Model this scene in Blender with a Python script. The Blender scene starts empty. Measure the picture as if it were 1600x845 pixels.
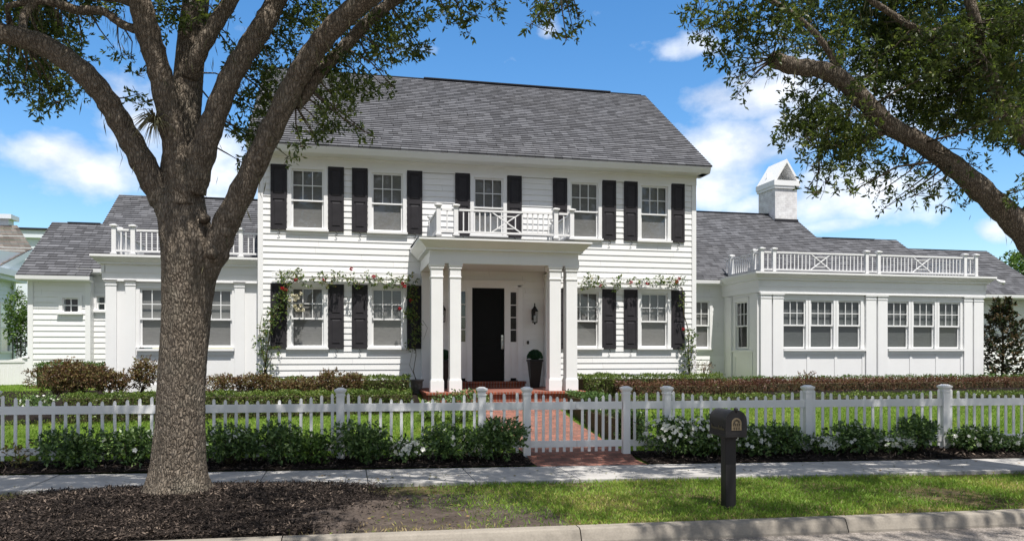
import bpy, math, random
import numpy as np
from mathutils import Vector
random.seed(7); RNG = np.random.default_rng(11)
sc = bpy.context.scene
COL = sc.collection
PI = math.pi

# ------------------------------------------------------------------ camera
FPX, TH, HOR, CZ = 1200.0, math.atan((800-541)/1200.0), 548.0, 1.9
ST, CT = math.sin(TH), math.cos(TH)
def ray(px):
    a = (px-800)/FPX
    return ST+a*CT, CT-a*ST
def at(px, py, D):                     # a point of the place seen at photo pixel px,py and D metres away
    dx, dy = ray(px)
    return Vector((D*dx, D*dy, CZ+D*(HOR-py)/FPX))
cam_d = bpy.data.cameras.new('camera'); cam = bpy.data.objects.new('camera', cam_d); COL.objects.link(cam)
cam.location = (0, 0, CZ); cam.rotation_euler = (PI/2, 0, -TH)
cam_d.sensor_width = 36; cam_d.lens = 36*FPX/1600; cam_d.shift_y = (HOR-422.5)/1600
cam_d.clip_start = .05; cam_d.clip_end = 3000
sc.camera = cam
sc.render.resolution_x = 1024; sc.render.resolution_y = 540

# ------------------------------------------------------------------ helpers
ORG = {}
class B:
    """collects faces into one mesh"""
    def __init__(s): s.v = []; s.f = []; s.m = []; s.uv = None; s.sm = []
    def add(s, vs, fs, mi=0, smooth=False):
        o = len(s.v); s.v += [tuple(p) for p in vs]
        for f in fs: s.f.append([i+o for i in f]); s.m.append(mi); s.sm.append(smooth)
    def quad(s, a, b, c, d, mi=0): s.add([a, b, c, d], [(0, 1, 2, 3)], mi)
    def box(s, x0, x1, y0, y1, z0, z1, mi=0):
        s.add([(x0,y0,z0),(x1,y0,z0),(x1,y1,z0),(x0,y1,z0),(x0,y0,z1),(x1,y0,z1),(x1,y1,z1),(x0,y1,z1)],
              [(0,3,2,1),(4,5,6,7),(0,1,5,4),(1,2,6,5),(2,3,7,6),(3,0,4,7)], mi)
    def frustum(s, cx, cy, z0, hx0, hy0, z1, hx1, hy1, mi=0):
        v = []
        for z, hx, hy in ((z0,hx0,hy0),(z1,hx1,hy1)):
            v += [(cx-hx,cy-hy,z),(cx+hx,cy-hy,z),(cx+hx,cy+hy,z),(cx-hx,cy+hy,z)]
        s.add(v, [(0,3,2,1),(4,5,6,7),(0,1,5,4),(1,2,6,5),(2,3,7,6),(3,0,4,7)], mi)
    def extrude(s, prof, axis, a0, a1, mi=0, smooth=False):
        """closed 2d profile; axis x: prof=(y,z); axis y: prof=(x,z); axis z: prof=(x,y)"""
        n = len(prof); v = []
        for a in (a0, a1):
            for p, q in prof:
                v.append((a,p,q) if axis == 'x' else (p,a,q) if axis == 'y' else (p,q,a))
        s.add(v, [(i,(i+1)%n,n+(i+1)%n,n+i) for i in range(n)], mi, smooth)
        s.add(v, [tuple(range(n))[::-1], tuple(range(n,2*n))], mi)
    def bar(s, a, b, w, mi=0):
        """square bar between two points"""
        a = Vector(a); b = Vector(b); d = (b-a).normalized()
        u = d.cross(Vector((0,1,0)) if abs(d.y) < .9 else Vector((1,0,0))).normalized()*w/2; w2 = d.cross(u).normalized()*w/2
        v = [p+x for p in (a,b) for x in (-u-w2, u-w2, u+w2, -u+w2)]
        s.add(v, [(0,3,2,1),(4,5,6,7),(0,1,5,4),(1,2,6,5),(2,3,7,6),(3,0,4,7)], mi)
    def tube(s, pts, rad, seg=8, mi=0, jit=0.0, cap=True):
        pts = [Vector(p) for p in pts]; n = len(pts); vs = []; fs = []
        u = None
        for i, p in enumerate(pts):
            d = (pts[min(i+1,n-1)]-pts[max(i-1,0)])
            if d.length < 1e-9: d = Vector((0,0,1))
            d.normalize()
            if u is None:
                u = d.cross(Vector((.3,.9,.1))).normalized()
            u = (u-d*u.dot(d)).normalized(); w = d.cross(u)
            r = rad[i] if hasattr(rad,'__len__') else rad
            for k in range(seg):
                a = 2*PI*k/seg; rr = r*(1+(jit*random.uniform(-1,1) if jit else 0))
                vs.append(p+u*math.cos(a)*rr+w*math.sin(a)*rr)
        for i in range(n-1):
            for k in range(seg):
                fs.append((i*seg+k, i*seg+(k+1)%seg, (i+1)*seg+(k+1)%seg, (i+1)*seg+k))
        if cap: fs.append(tuple(range(seg))[::-1]); fs.append(tuple((n-1)*seg+k for k in range(seg)))
        s.add(vs, fs, mi, True)
    def lathe(s, prof, cx, cy, seg=16, mi=0):
        n = len(prof); vs = []; fs = []
        for r, z in prof:
            for k in range(seg):
                a = 2*PI*k/seg; vs.append((cx+r*math.cos(a), cy+r*math.sin(a), z))
        for i in range(n-1):
            for k in range(seg): fs.append((i*seg+k, i*seg+(k+1)%seg, (i+1)*seg+(k+1)%seg, (i+1)*seg+k))
        fs.append(tuple(range(seg))[::-1]); fs.append(tuple((n-1)*seg+k for k in range(seg)))
        s.add(vs, fs, mi, True)

def org_of(o):
    return ORG.get(o.name, Vector((0,0,0))) if o else Vector((0,0,0))
def obj(name, b, mats, parent=None, local=False, bevel=0):
    """ONE mesh object; vertices given in world metres unless local"""
    me = bpy.data.meshes.new(name)
    off = Vector((0,0,0)) if local else org_of(parent)
    me.from_pydata([(x-off.x,y-off.y,z-off.z) for x,y,z in b.v], [], b.f)
    if not isinstance(mats, (list, tuple)): mats = [mats]
    for m in mats: me.materials.append(m)
    me.polygons.foreach_set('material_index', b.m)
    me.polygons.foreach_set('use_smooth', b.sm)
    if b.uv is not None:
        l = me.uv_layers.new(name='UVMap'); flat = [c for f in b.uv for p in f for c in p]
        l.data.foreach_set('uv', flat)
    me.update()
    o = bpy.data.objects.new(name, me); COL.objects.link(o)
    if parent: o.parent = parent
    ORG[o.name] = off
    if bevel:
        md = o.modifiers.new('bevel', 'BEVEL'); md.width = bevel; md.segments = 2; md.limit_method = 'ANGLE'
    return o
def tag(o, label=None, cat=None, group=None, kind=None):
    if label: o['label'] = label
    if cat: o['category'] = cat
    if group: o['group'] = group
    if kind: o['kind'] = kind
    return o
def thing(name, label, cat, loc=(0,0,0), group=None, rotz=0):
    o = bpy.data.objects.new(name, None); COL.objects.link(o)
    o.location = loc; o.rotation_euler = (0,0,rotz); o.empty_display_size = .2
    ORG[o.name] = Vector(loc)
    return tag(o, label, cat, group)
def dup(o, parent=None):
    c = o.copy(); COL.objects.link(c); c.parent = parent; ORG[c.name] = ORG.get(o.name, Vector((0,0,0)))
    for ch in list(o.children): dup(ch, c)
    return c

# ------------------------------------------------------------------ materials
class N:
    def __init__(s, name):
        s.m = bpy.data.materials.new(name); s.m.use_nodes = True
        s.t = s.m.node_tree; s.n = s.t.nodes; s.p = s.n['Principled BSDF']; s.out = s.n['Material Output']
    def new(s, typ, **k):
        x = s.n.new(typ)
        for a, v in k.items():
            if a in x.inputs.keys(): x.inputs[a].default_value = v
            else: setattr(x, a, v)
        return x
    def ln(s, a, b): s.t.links.new(a, b)
    def coord(s, kind='Object', scale=(1,1,1)):
        tc = s.new('ShaderNodeTexCoord'); mp = s.new('ShaderNodeMapping'); mp.inputs['Scale'].default_value = scale
        s.ln(tc.outputs[kind], mp.inputs[0]); return mp.outputs[0]
    def noise(s, vec, scale, detail=4, rough=.6):
        x = s.new('ShaderNodeTexNoise'); x.inputs['Scale'].default_value = scale; x.inputs['Detail'].default_value = detail
        x.inputs['Roughness'].default_value = rough; s.ln(vec, x.inputs['Vector']); return x.outputs['Fac']
    def ramp(s, fac, stops):
        x = s.new('ShaderNodeValToRGB'); e = x.color_ramp.elements
        while len(e) < len(stops): e.new(.5)
        for i, (p, c) in enumerate(stops): e[i].position = p; e[i].color = (*c, 1) if len(c) == 3 else c
        s.ln(fac, x.inputs[0]); return x.outputs[0]
    def math(s, op, a, b=None, clamp=False):
        x = s.new('ShaderNodeMath', operation=op); x.use_clamp = clamp
        for i, q in enumerate((a, b)):
            if q is None: continue
            if isinstance(q, (int, float)): x.inputs[i].default_value = q
            else: s.ln(q, x.inputs[i])
        return x.outputs[0]
    def mix(s, fac, a, b, typ='MIX'):
        x = s.new('ShaderNodeMix', data_type='RGBA', blend_type=typ)
        for i, q in ((0, fac), (6, a), (7, b)):
            if isinstance(q, (int, float)): x.inputs[i].default_value = q
            elif isinstance(q, tuple): x.inputs[i].default_value = (*q, 1)
            else: s.ln(q, x.inputs[i])
        return x.outputs[2]
    def bump(s, h, strength=.5, dist=.01):
        x = s.new('ShaderNodeBump'); x.inputs['Strength'].default_value = strength; x.inputs['Distance'].default_value = dist
        s.ln(h, x.inputs['Height']); s.ln(x.outputs[0], s.p.inputs['Normal'])
    def base(s, c, rough=.5, spec=.5):
        if isinstance(c, tuple): s.p.inputs['Base Color'].default_value = (*c, 1)
        else: s.ln(c, s.p.inputs['Base Color'])
        s.p.inputs['Roughness'].default_value = rough; s.p.inputs['Specular IOR Level'].default_value = spec
        return s
def plain(name, c, rough=.5, spec=.5, var=.08, scale=3, metal=0):
    n = N(name); f = n.noise(n.coord(), scale)
    lo = tuple(x*(1-var) for x in c); hi = tuple(min(1, x*(1+var)) for x in c)
    n.base(n.ramp(f, [(.3, lo), (.7, hi)]), rough, spec); n.p.inputs['Metallic'].default_value = metal
    return n.m
def white(name, c=(.80,.80,.80), rough=.45):
    n = N(name); co = n.coord()
    f = n.noise(co, 1.2, 5); g = n.noise(co, 30, 3)
    col = n.ramp(f, [(.25, tuple(x*.93 for x in c)), (.75, c)])
    st = n.noise(n.coord(scale=(6,6,.5)), 2.0, 4)
    col = n.mix(n.ramp(st, [(.55,(0,0,0)),(.9,(.12,)*3)]), col, (.60,.59,.56))
    n.base(col, rough, .4); n.bump(g, .08, .004)
    return n.m
M = {}
def board_white():
    n = N('painted_clapboard'); co = n.coord(); sx = n.new('ShaderNodeSeparateXYZ'); n.ln(co, sx.inputs[0])
    r = n.math('FLOOR', n.math('DIVIDE', n.math('ADD', sx.outputs[2], .101), .155))
    w1 = n.new('ShaderNodeTexWhiteNoise', noise_dimensions='1D'); n.ln(r, w1.inputs['W'])
    u = n.math('ADD', n.math('DIVIDE', n.math('ADD', sx.outputs[0], sx.outputs[1]), 3.2), n.math('MULTIPLY', w1.outputs[0], 5.7))
    cb = n.new('ShaderNodeCombineXYZ'); n.ln(n.math('FLOOR', u), cb.inputs[0]); n.ln(r, cb.inputs[1])
    w2 = n.new('ShaderNodeTexWhiteNoise', noise_dimensions='2D'); n.ln(cb.outputs[0], w2.inputs['Vector'])
    col = n.ramp(w2.outputs[0], [(0,(.765,.765,.76)),(1,(.815,.815,.815))])
    st = n.noise(n.coord(scale=(5,5,.6)), 2.0, 5)
    col = n.mix(n.ramp(st, [(.5,(0,0,0)),(.85,(.14,)*3)]), col, (.60,.59,.56))
    col = n.mix(n.math('MULTIPLY', n.math('LESS_THAN', n.math('FRACT', u), .0022), .55), col, (.3,.3,.3))
    n.base(col, .45, .4); n.bump(n.noise(n.coord(scale=(1,1,3)), 3, 4), .12, .01); return n.m
M['siding'] = board_white()
M['trim'] = white('painted_trim', (.82,.82,.82), .4)
M['fence'] = white('fence_vinyl', (.80,.80,.80), .35)
M['black'] = plain('black_paint', (.016,.015,.016), .45, .3, .2)
M['shutter'] = plain('shutter_paint', (.036,.034,.038), .6, .12, .2)
M['door'] = plain('door_paint', (.004,.004,.0045), .4, .12, .2)
M['silver'] = plain('brushed_nickel', (.6,.6,.58), .3, .5, .05, 3, 1)
M['brass'] = plain('bronze_plate', (.24,.19,.12), .4, .5, .15, 20, .6)
M['brass_letter'] = plain('bronze_letter', (.15,.125,.07), .4, .5, .15, 20, .4)
M['urn'] = plain('weathered_stone', (.16,.15,.14), .9, .2, .4, 14)
M['pot'] = plain('planter_black', (.009,.009,.009), .45, .5, .2)
M['flood'] = plain('floodlight_plastic', (.7,.7,.7), .4)
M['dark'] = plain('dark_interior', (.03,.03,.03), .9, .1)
M['dark_roofing'] = plain('ridge_cap', (.035,.035,.04), .9, .1)  # even dark tone of ridge vents, flat decks, flashing and the distant roof

def shingle_mat(name, ramp, w=.25, row=.145):
    n = N(name); tc = n.new('ShaderNodeTexCoord'); sx = n.new('ShaderNodeSeparateXYZ'); n.ln(tc.outputs['UV'], sx.inputs[0])
    r = n.math('FLOOR', n.math('DIVIDE', sx.outputs[1], row))
    wn1 = n.new('ShaderNodeTexWhiteNoise', noise_dimensions='1D'); n.ln(r, wn1.inputs['W'])
    u = n.math('ADD', n.math('DIVIDE', sx.outputs[0], w), n.math('MULTIPLY', wn1.outputs[0], 7.3))
    # uneven tab widths
    nz = n.new('ShaderNodeTexNoise', noise_dimensions='2D'); nz.inputs['Scale'].default_value = 1.0
    cb0 = n.new('ShaderNodeCombineXYZ'); n.ln(u, cb0.inputs[0]); n.ln(r, cb0.inputs[1]); n.ln(cb0.outputs[0], nz.inputs['Vector'])
    u2 = n.math('ADD', u, n.math('MULTIPLY', nz.outputs['Fac'], .9))
    c = n.math('FLOOR', u2)
    cb = n.new('ShaderNodeCombineXYZ'); n.ln(c, cb.inputs[0]); n.ln(r, cb.inputs[1])
    wn = n.new('ShaderNodeTexWhiteNoise', noise_dimensions='2D'); n.ln(cb.outputs[0], wn.inputs['Vector'])
    col = n.ramp(wn.outputs[0], ramp)
    fr = n.math('FRACT', u2)
    slot = n.math('LESS_THAN', fr, .035)
    big = n.noise(n.coord('UV'), .35, 5)
    fine = n.noise(n.coord('UV'), 60, 3)
    col = n.mix(n.ramp(big, [(.3,(.0,)*3),(.75,(.35,)*3)]), col, (.085,.08,.078))
    col = n.mix(.35, col, n.ramp(fine, [(.2,(.3,.3,.3)),(.8,(1,1,1))]), 'MULTIPLY')
    col = n.mix(n.math('MULTIPLY', slot, .8), col, (.02,.02,.02))
    n.base(col, .95, .15)
    h = n.math('ADD', n.math('MULTIPLY', wn.outputs[0], .6), n.math('MULTIPLY', slot, -1.0))
    n.bump(h, .6, .008)
    return n.m
M['shingle'] = shingle_mat('grey_shingle', [(.0,(.088,.09,.10)),(.35,(.12,.123,.136)),(.65,(.146,.149,.164)),(1,(.19,.194,.212))])
M['shingle_brown'] = shingle_mat('brown_shingle', [(.0,(.10,.085,.075)),(.5,(.16,.14,.125)),(1,(.22,.195,.175))])

def brick_mat(name, c1, c2, mortar, scale=1, bw=.2, rh=.067, coord='Object', ms=.008, rotx=0):
    n = N(name); tc = n.new('ShaderNodeTexCoord'); mp = n.new('ShaderNodeMapping'); mp.inputs['Rotation'].default_value = (rotx,0,0)
    n.ln(tc.outputs[coord], mp.inputs[0])
    br = n.new('ShaderNodeTexBrick'); br.inputs['Scale'].default_value = scale
    br.inputs['Brick Width'].default_value = bw; br.inputs['Row Height'].default_value = rh
    br.inputs['Mortar Size'].default_value = ms; br.inputs['Mortar Smooth'].default_value = .3
    br.inputs['Color1'].default_value = (*c1,1); br.inputs['Color2'].default_value = (*c2,1); br.inputs['Mortar'].default_value = (*mortar,1)
    n.ln(mp.outputs[0], br.inputs['Vector'])
    nz = n.noise(mp.outputs[0], 5, 5)
    col = n.mix(.6, br.outputs['Color'], n.ramp(nz, [(.3,(.45,.42,.42)),(.7,(1,1,1))]), 'MULTIPLY')
    n.base(col, .85, .2); n.bump(br.outputs['Fac'], -.5, .006)
    return n.m
M['paver'] = brick_mat('brick_paver', (.35,.15,.108), (.20,.105,.085), (.10,.085,.075), bw=.21, rh=.105)
M['brick'] = brick_mat('porch_brick', (.33,.095,.05), (.24,.075,.05), (.30,.25,.22), bw=.075, rh=.24, rotx=0)
M['brick_floor'] = brick_mat('porch_floor_brick', (.30,.10,.07), (.22,.085,.065), (.24,.18,.15), bw=.2, rh=.1)
M['white_brick'] = brick_mat('painted_brick', (.82,.82,.82), (.79,.79,.80), (.70,.70,.71), bw=.2, rh=.07, ms=.010, rotx=PI/2)

def concrete(name, c, sc_=2.5):
    n = N(name); co = n.coord(); f = n.noise(co, sc_, 8, .65); g = n.noise(co, 45, 4); k = n.noise(co, .6, 4)
    col = n.ramp(f, [(.25, tuple(x*.70 for x in c)), (.5, c), (.78, tuple(min(1,x*1.12) for x in c))])
    col = n.mix(n.ramp(k, [(.45,(0,0,0)),(.7,(.5,.5,.5))]), col, tuple(x*.66 for x in c))
    col = n.mix(.3, col, n.ramp(g, [(.3,(.5,.5,.5)),(.6,(1,1,1))]), 'MULTIPLY')
    n.base(col, .9, .2); n.bump(g, .35, .004); return n.m
M['concrete'] = concrete('sidewalk_concrete', (.42,.405,.385))
M['kerb'] = concrete('kerb_concrete', (.29,.26,.22), 4)
def asphalt():
    n = N('street_asphalt'); co = n.coord(); v = n.new('ShaderNodeTexVoronoi'); v.inputs['Scale'].default_value = 70; n.ln(co, v.inputs['Vector'])
    f = n.noise(co, 2.2, 6)
    col = n.ramp(v.outputs['Color'], [(.1,(.15,.135,.12)),(.6,(.27,.24,.215)),(.95,(.40,.36,.33))])
    col = n.mix(.5, col, n.ramp(f, [(.3,(.55,.52,.5)),(.7,(1,1,1))]), 'MULTIPLY')
    n.base(col, .9, .2); n.bump(v.outputs['Distance'], .5, .006); return n.m
M['street'] = asphalt()
def soil(name, stops, scale=3):
    n = N(name); co = n.coord(); f = n.noise(co, scale, 8, .7); g = n.noise(co, 40, 5, .7)
    n.base(n.mix(.6, n.ramp(f, stops), n.ramp(g, [(.3,(.35,.35,.35)),(.65,(1,1,1))]), 'MULTIPLY'), .95, .1); n.bump(g, .9, .02); return n.m
M['lawn_soil'] = soil('lawn_soil', [(.3,(.075,.12,.02)),(.55,(.13,.19,.035)),(.8,(.2,.21,.065))])
M['verge_soil'] = soil('verge_soil', [(.3,(.05,.06,.02)),(.48,(.13,.105,.05)),(.7,(.20,.16,.10))], 1.6)
M['mulch_soil'] = soil('mulch_soil', [(.3,(.010,.008,.007)),(.6,(.025,.019,.016)),(.8,(.05,.037,.03))], 6)
M['bare_soil'] = soil('bare_soil', [(.3,(.055,.043,.035)),(.6,(.125,.10,.085)),(.8,(.19,.155,.135))], 2.5)

def leaf_mat(name, stops, rough=.45, trans=.3, spec=.4):
    n = N(name); a = n.new('ShaderNodeAttribute', attribute_name='rnd')
    col = n.ramp(a.outputs['Fac'], stops); n.base(col, rough, spec)
    tr = n.new('ShaderNodeBsdfTranslucent'); n.ln(n.mix(.5, col, (.9,1.0,.25), 'MULTIPLY'), tr.inputs[0])
    ms = n.new('ShaderNodeMixShader'); ms.inputs[0].default_value = trans
    n.ln(n.p.outputs[0], ms.inputs[1]); n.ln(tr.outputs[0], ms.inputs[2]); n.ln(ms.outputs[0], n.out.inputs[0])
    return n.m
M['oak_leaf'] = leaf_mat('oak_leaf', [(0,(.034,.057,.017)),(.5,(.105,.145,.037)),(.85,(.20,.24,.06)),(1,(.32,.30,.10))], .36, .54, .5)
M['box_leaf'] = leaf_mat('boxwood_leaf', [(0,(.05,.085,.018)),(.5,(.12,.185,.038)),(.85,(.21,.27,.06)),(1,(.30,.33,.11))], .45, .3)
M['red_leaf'] = leaf_mat('loropetalum_leaf', [(0,(.055,.022,.02)),(.45,(.125,.055,.04)),(.8,(.21,.11,.06)),(1,(.2,.18,.07))], .5, .3)
M['bronze_leaf'] = leaf_mat('bronze_leaf', [(0,(.05,.03,.018)),(.35,(.13,.065,.035)),(.65,(.19,.12,.055)),(1,(.20,.21,.07))], .5, .3)
M['shrub_leaf'] = leaf_mat('shrub_leaf', [(0,(.03,.065,.02)),(.5,(.085,.155,.042)),(.85,(.18,.28,.08)),(1,(.31,.41,.16))], .4, .25, .5)
M['rose_leaf'] = leaf_mat('rose_leaf', [(0,(.04,.08,.022)),(.5,(.10,.17,.04)),(.85,(.21,.26,.07)),(1,(.33,.25,.10))], .45, .3)
M['magnolia_leaf'] = leaf_mat('magnolia_leaf', [(0,(.02,.032,.014)),(.5,(.04,.06,.022)),(.75,(.09,.06,.03)),(1,(.15,.10,.05))], .35, .15, .5)
M['bright_leaf'] = leaf_mat('bright_leaf', [(0,(.04,.08,.015)),(.5,(.09,.17,.03)),(1,(.18,.28,.06))], .45, .35)
M['topiary_leaf'] = leaf_mat('topiary_leaf', [(0,(.01,.045,.02)),(.6,(.02,.085,.035)),(1,(.05,.13,.05))], .5, .15)
M['weed_leaf'] = leaf_mat('weed_leaf', [(0,(.07,.09,.02)),(.5,(.17,.16,.05)),(1,(.28,.17,.07))], .5, .3)
M['petal'] = leaf_mat('white_petal', [(0,(.62,.62,.58)),(1,(.85,.85,.82))], .5, .3)
M['rose_red'] = leaf_mat('red_petal', [(0,(.28,.01,.015)),(1,(.5,.03,.04))], .5, .2)
M['rose_cream'] = leaf_mat('cream_petal', [(0,(.55,.5,.38)),(1,(.8,.76,.62))], .5, .2)
M['grass'] = leaf_mat('grass_blade', [(0,(.115,.195,.025)),(.45,(.205,.345,.048)),(.72,(.315,.39,.072)),(.9,(.45,.39,.14)),(1,(.50,.40,.21))], .5, .42, .25)
M['chip'] = leaf_mat('mulch_chip', [(0,(.009,.007,.006)),(.5,(.026,.020,.017)),(.82,(.078,.06,.05)),(1,(.27,.21,.165))], .9, 0, .15)
M['moss'] = leaf_mat('spanish_moss', [(0,(.07,.075,.045)),(1,(.16,.15,.09))], .9, .2, .1)
M['stem'] = plain('plant_stem', (.07,.06,.03), .8, .2, .3, 20)

def bark():
    n = N('oak_bark'); co = n.coord(scale=(1,1,.26)); 
    wob = n.noise(n.coord(), 5, 3)
    cb = n.new('ShaderNodeVectorMath', operation='ADD'); n.ln(co, cb.inputs[0])
    sc2 = n.new('ShaderNodeVectorMath', operation='SCALE'); sc2.inputs['Scale'].default_value = .10
    cx = n.new('ShaderNodeCombineXYZ'); n.ln(wob, cx.inputs[0]); n.ln(wob, cx.inputs[1]); n.ln(cx.outputs[0], sc2.inputs[0]); n.ln(sc2.outputs[0], cb.inputs[1])
    v = n.new('ShaderNodeTexVoronoi', feature='DISTANCE_TO_EDGE'); v.inputs['Scale'].default_value = 33; n.ln(cb.outputs[0], v.inputs['Vector'])
    vc = n.new('ShaderNodeTexVoronoi'); vc.inputs['Scale'].default_value = 33; n.ln(cb.outputs[0], vc.inputs['Vector'])
    f = n.noise(n.coord(), 16, 6, .7); big = n.noise(n.coord(), 2.2, 5)
    col = n.ramp(f, [(.25,(.08,.064,.05)),(.5,(.205,.170,.134)),(.78,(.39,.335,.275))])
    col = n.mix(.45, col, n.ramp(vc.outputs['Color'], [(.1,(.42,.4,.37)),(.9,(1,1,1))]), 'MULTIPLY')
    col = n.mix(n.ramp(big, [(.5,(0,0,0)),(.75,(.4,.4,.4))]), col, (.20,.195,.155))     # lichen
    crack = n.ramp(v.outputs['Distance'], [(.0,(1,1,1)),(.10,(0,0,0))])
    col = n.mix(n.math('MULTIPLY', crack, n.math('ADD', n.math('MULTIPLY', f, 1.0), -.1)), col, (.03,.023,.018))
    n.base(col, .95, .15)
    h = n.math('ADD', n.math('MULTIPLY', n.math('MINIMUM', v.outputs['Distance'], .22), .6), n.math('MULTIPLY', f, .16))
    n.bump(h, 1.0, .15); return n.m
M['bark'] = bark()
def glass():
    n = N('window_glass'); n.n.remove(n.p)
    g = n.new('ShaderNodeBsdfGlossy'); g.inputs['Roughness'].default_value = .015; g.inputs['Color'].default_value = (.95,.97,1,1)
    t = n.new('ShaderNodeBsdfTransparent'); t.inputs['Color'].default_value = (.93,.94,.94,1)
    lw = n.new('ShaderNodeLayerWeight'); lw.inputs['Blend'].default_value = .5; fac = n.math('ADD', n.math('MULTIPLY', n.math('POWER', lw.outputs['Facing'], 5), .9), .055)
    nz = n.noise(n.coord(), 1.3, 2); bm = n.new('ShaderNodeBump'); bm.inputs['Strength'].default_value = .05; bm.inputs['Distance'].default_value = .05
    n.ln(nz, bm.inputs['Height']); n.ln(bm.outputs[0], g.inputs['Normal'])
    ms = n.new('ShaderNodeMixShader'); n.ln(fac, ms.inputs[0]); n.ln(t.outputs[0], ms.inputs[1]); n.ln(g.outputs[0], ms.inputs[2])
    n.ln(ms.outputs[0], n.out.inputs[0]); return n.m
M['glass'] = glass()
def blind(name, c):
    n = N(name); co = n.coord(scale=(1,1,9)); f = n.noise(co, 6, 4, .7)
    w = n.noise(n.coord(scale=(2,1,60)), 4, 3)
    n.base(n.mix(.5, n.ramp(f, [(.3, tuple(x*.75 for x in c)), (.7, c)]), n.ramp(w, [(.3,(.7,.7,.7)),(.7,(1,1,1))]), 'MULTIPLY'), .8, .2); return n.m
M['blind'] = blind('woven_blind', (.25,.245,.24)); M['blind_dark'] = blind('dark_blind', (.13,.14,.14))

# ------------------------------------------------------------------ leaves by numpy
def unit(a): return a/np.maximum(np.linalg.norm(a, axis=1, keepdims=True), 1e-9)
def leaf_mesh(name, pos, dirs, size, wid, mat, parent=None, rnd=None, fold=.18, up=None):
    """one mesh of small pointed leaves: base pos, direction dirs, length size"""
    n = len(pos)
    if n == 0: return None
    d = unit(dirs); r = RNG.normal(size=(n,3)) if up is None else up+RNG.normal(size=(n,3))*.35
    s = unit(np.cross(d, r)); nn = np.cross(s, d)
    L = size[:,None]; W = L*wid
    off = np.array(org_of(parent))
    P0 = pos-off; V = np.empty((n,4,3))
    V[:,0] = P0; V[:,1] = P0+d*L*.5+s*W*.5+nn*W*fold; V[:,2] = P0+d*L; V[:,3] = P0+d*L*.5-s*W*.5+nn*W*fold
    me = bpy.data.meshes.new(name)
    me.vertices.add(4*n); me.vertices.foreach_set('co', V.reshape(-1).astype(np.float32))
    me.loops.add(4*n); me.loops.foreach_set('vertex_index', np.arange(4*n, dtype=np.int32))
    me.polygons.add(n); me.polygons.foreach_set('loop_start', np.arange(0,4*n,4,dtype=np.int32))
    me.update(calc_edges=True)
    at_ = me.attributes.new('rnd', 'FLOAT', 'POINT')
    q = RNG.random(n) if rnd is None else np.clip(rnd,0,1)
    at_.data.foreach_set('value', np.repeat(q,4).astype(np.float32))
    me.materials.append(mat)
    o = bpy.data.objects.new(name, me); COL.objects.link(o)
    if parent: o.parent = parent
    return o
def sprays(centres, axis, k, length, lsize, spread=1.0):
    """k leaves along each small twig"""
    n = len(centres); ax = unit(axis)
    t = RNG.random((n,k,1))
    pos = centres[:,None,:]+ax[:,None,:]*t*length
    d = ax[:,None,:]*.7+RNG.normal(size=(n,k,3))*spread*.7
    sz = lsize*(.6+.6*RNG.random((n,k)))
    return pos.reshape(-1,3), d.reshape(-1,3), sz.reshape(-1)
def ball_pts(n, c, r, hollow=0.0):
    d = unit(RNG.normal(size=(n,3))); q = hollow+(1-hollow)*RNG.random((n,1))**(1/2.2)
    r = np.array(r) if hasattr(r,'__len__') else np.array([r,r,r])
    return np.array(c)+d*q*r, d

# ------------------------------------------------------------------ ground lines (the street runs a little askew to the house)
def cl(X): return max(-45.0, min(60.0, X))
def Yk(X): return 7.93-.055*cl(X)
def Ysf(X): return 10.93-.09*cl(X)
def Ysb(X): return 12.25-.10*cl(X)
def Yf(X): return 13.05-.088*cl(X)
RISE = [(-3,.0),(-1.05,.015),(-.65,.055),(0,.09),(1.2,.16),(3.2,.34),(4.6,.55),(5.8,.78),(6.8,.92),(9,.97),(400,.97)]
def gz(X, Y):
    if Y < Yk(X): return -.15
    s = Y-Yf(X)
    if s <= -3: return .0
    for (a,za),(b,zb) in zip(RISE, RISE[1:]):
        if s <= b: return za+(zb-za)*(s-a)/(b-a)
    return .97
def hash_noise(x, y, s=1.0, seed=0):
    r = np.random.default_rng(seed); o = 0
    for k in range(7):
        a = r.uniform(0, 2*PI); f = s*r.uniform(.6, 2.4)
        o = o+np.sin(f*(x*math.cos(a)+y*math.sin(a))+r.uniform(0,6.28))
    return .5+o/7*1.1
xs = [-400,-200,-100,-60,-45]+[x*1.0 for x in range(-40,61,2)]+[80,120,200,400]
def strip(name, lo, hi, mat, zoff=0, rows=None, xr=None, kind='structure', xlist=None):
    b = B(); XX = xlist or xs
    R = rows or [0,1]
    for i, X in enumerate(XX):
        for t in R:
            Y = lo(X)+(hi(X)-lo(X))*t
            b.v.append((X, Y, gz(X,Y)+zoff))
    m = len(R)
    for i in range(len(XX)-1):
        for j in range(m-1):
            b.f.append([i*m+j, (i+1)*m+j, (i+1)*m+j+1, i*m+j+1]); b.m.append(0); b.sm.append(True)
    return tag(obj(name, b, mat), kind=kind)
# one ground sheet to the horizon
b = B(); rowsf = [lambda X:-400, lambda X:-60, lambda X:-6.0, lambda X:Yk(X)-.02, lambda X:Yk(X)+.02]
for s_ in (-3.2,-3,-1.05,-.65,0,.6,1.2,2.2,3.2,4.6,5.8,6.8,9,14,40,120,450): rowsf.append(lambda X,s_=s_: Yf(X)+s_)
for X in xs:
    for i, fn in enumerate(rowsf):
        Y = fn(X); z = gz(X,Y)-.01 if i > 3 else -.20
        b.v.append((X,Y,z))
m_ = len(rowsf)
for i in range(len(xs)-1):
    for j in range(m_-1):
        b.f.append([i*m_+j,(i+1)*m_+j,(i+1)*m_+j+1,i*m_+j+1]); b.m.append(0 if j > 6 else 1); b.sm.append(True)
tag(obj('ground', b, [M['lawn_soil'], M['verge_soil']]), kind='structure')
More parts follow.
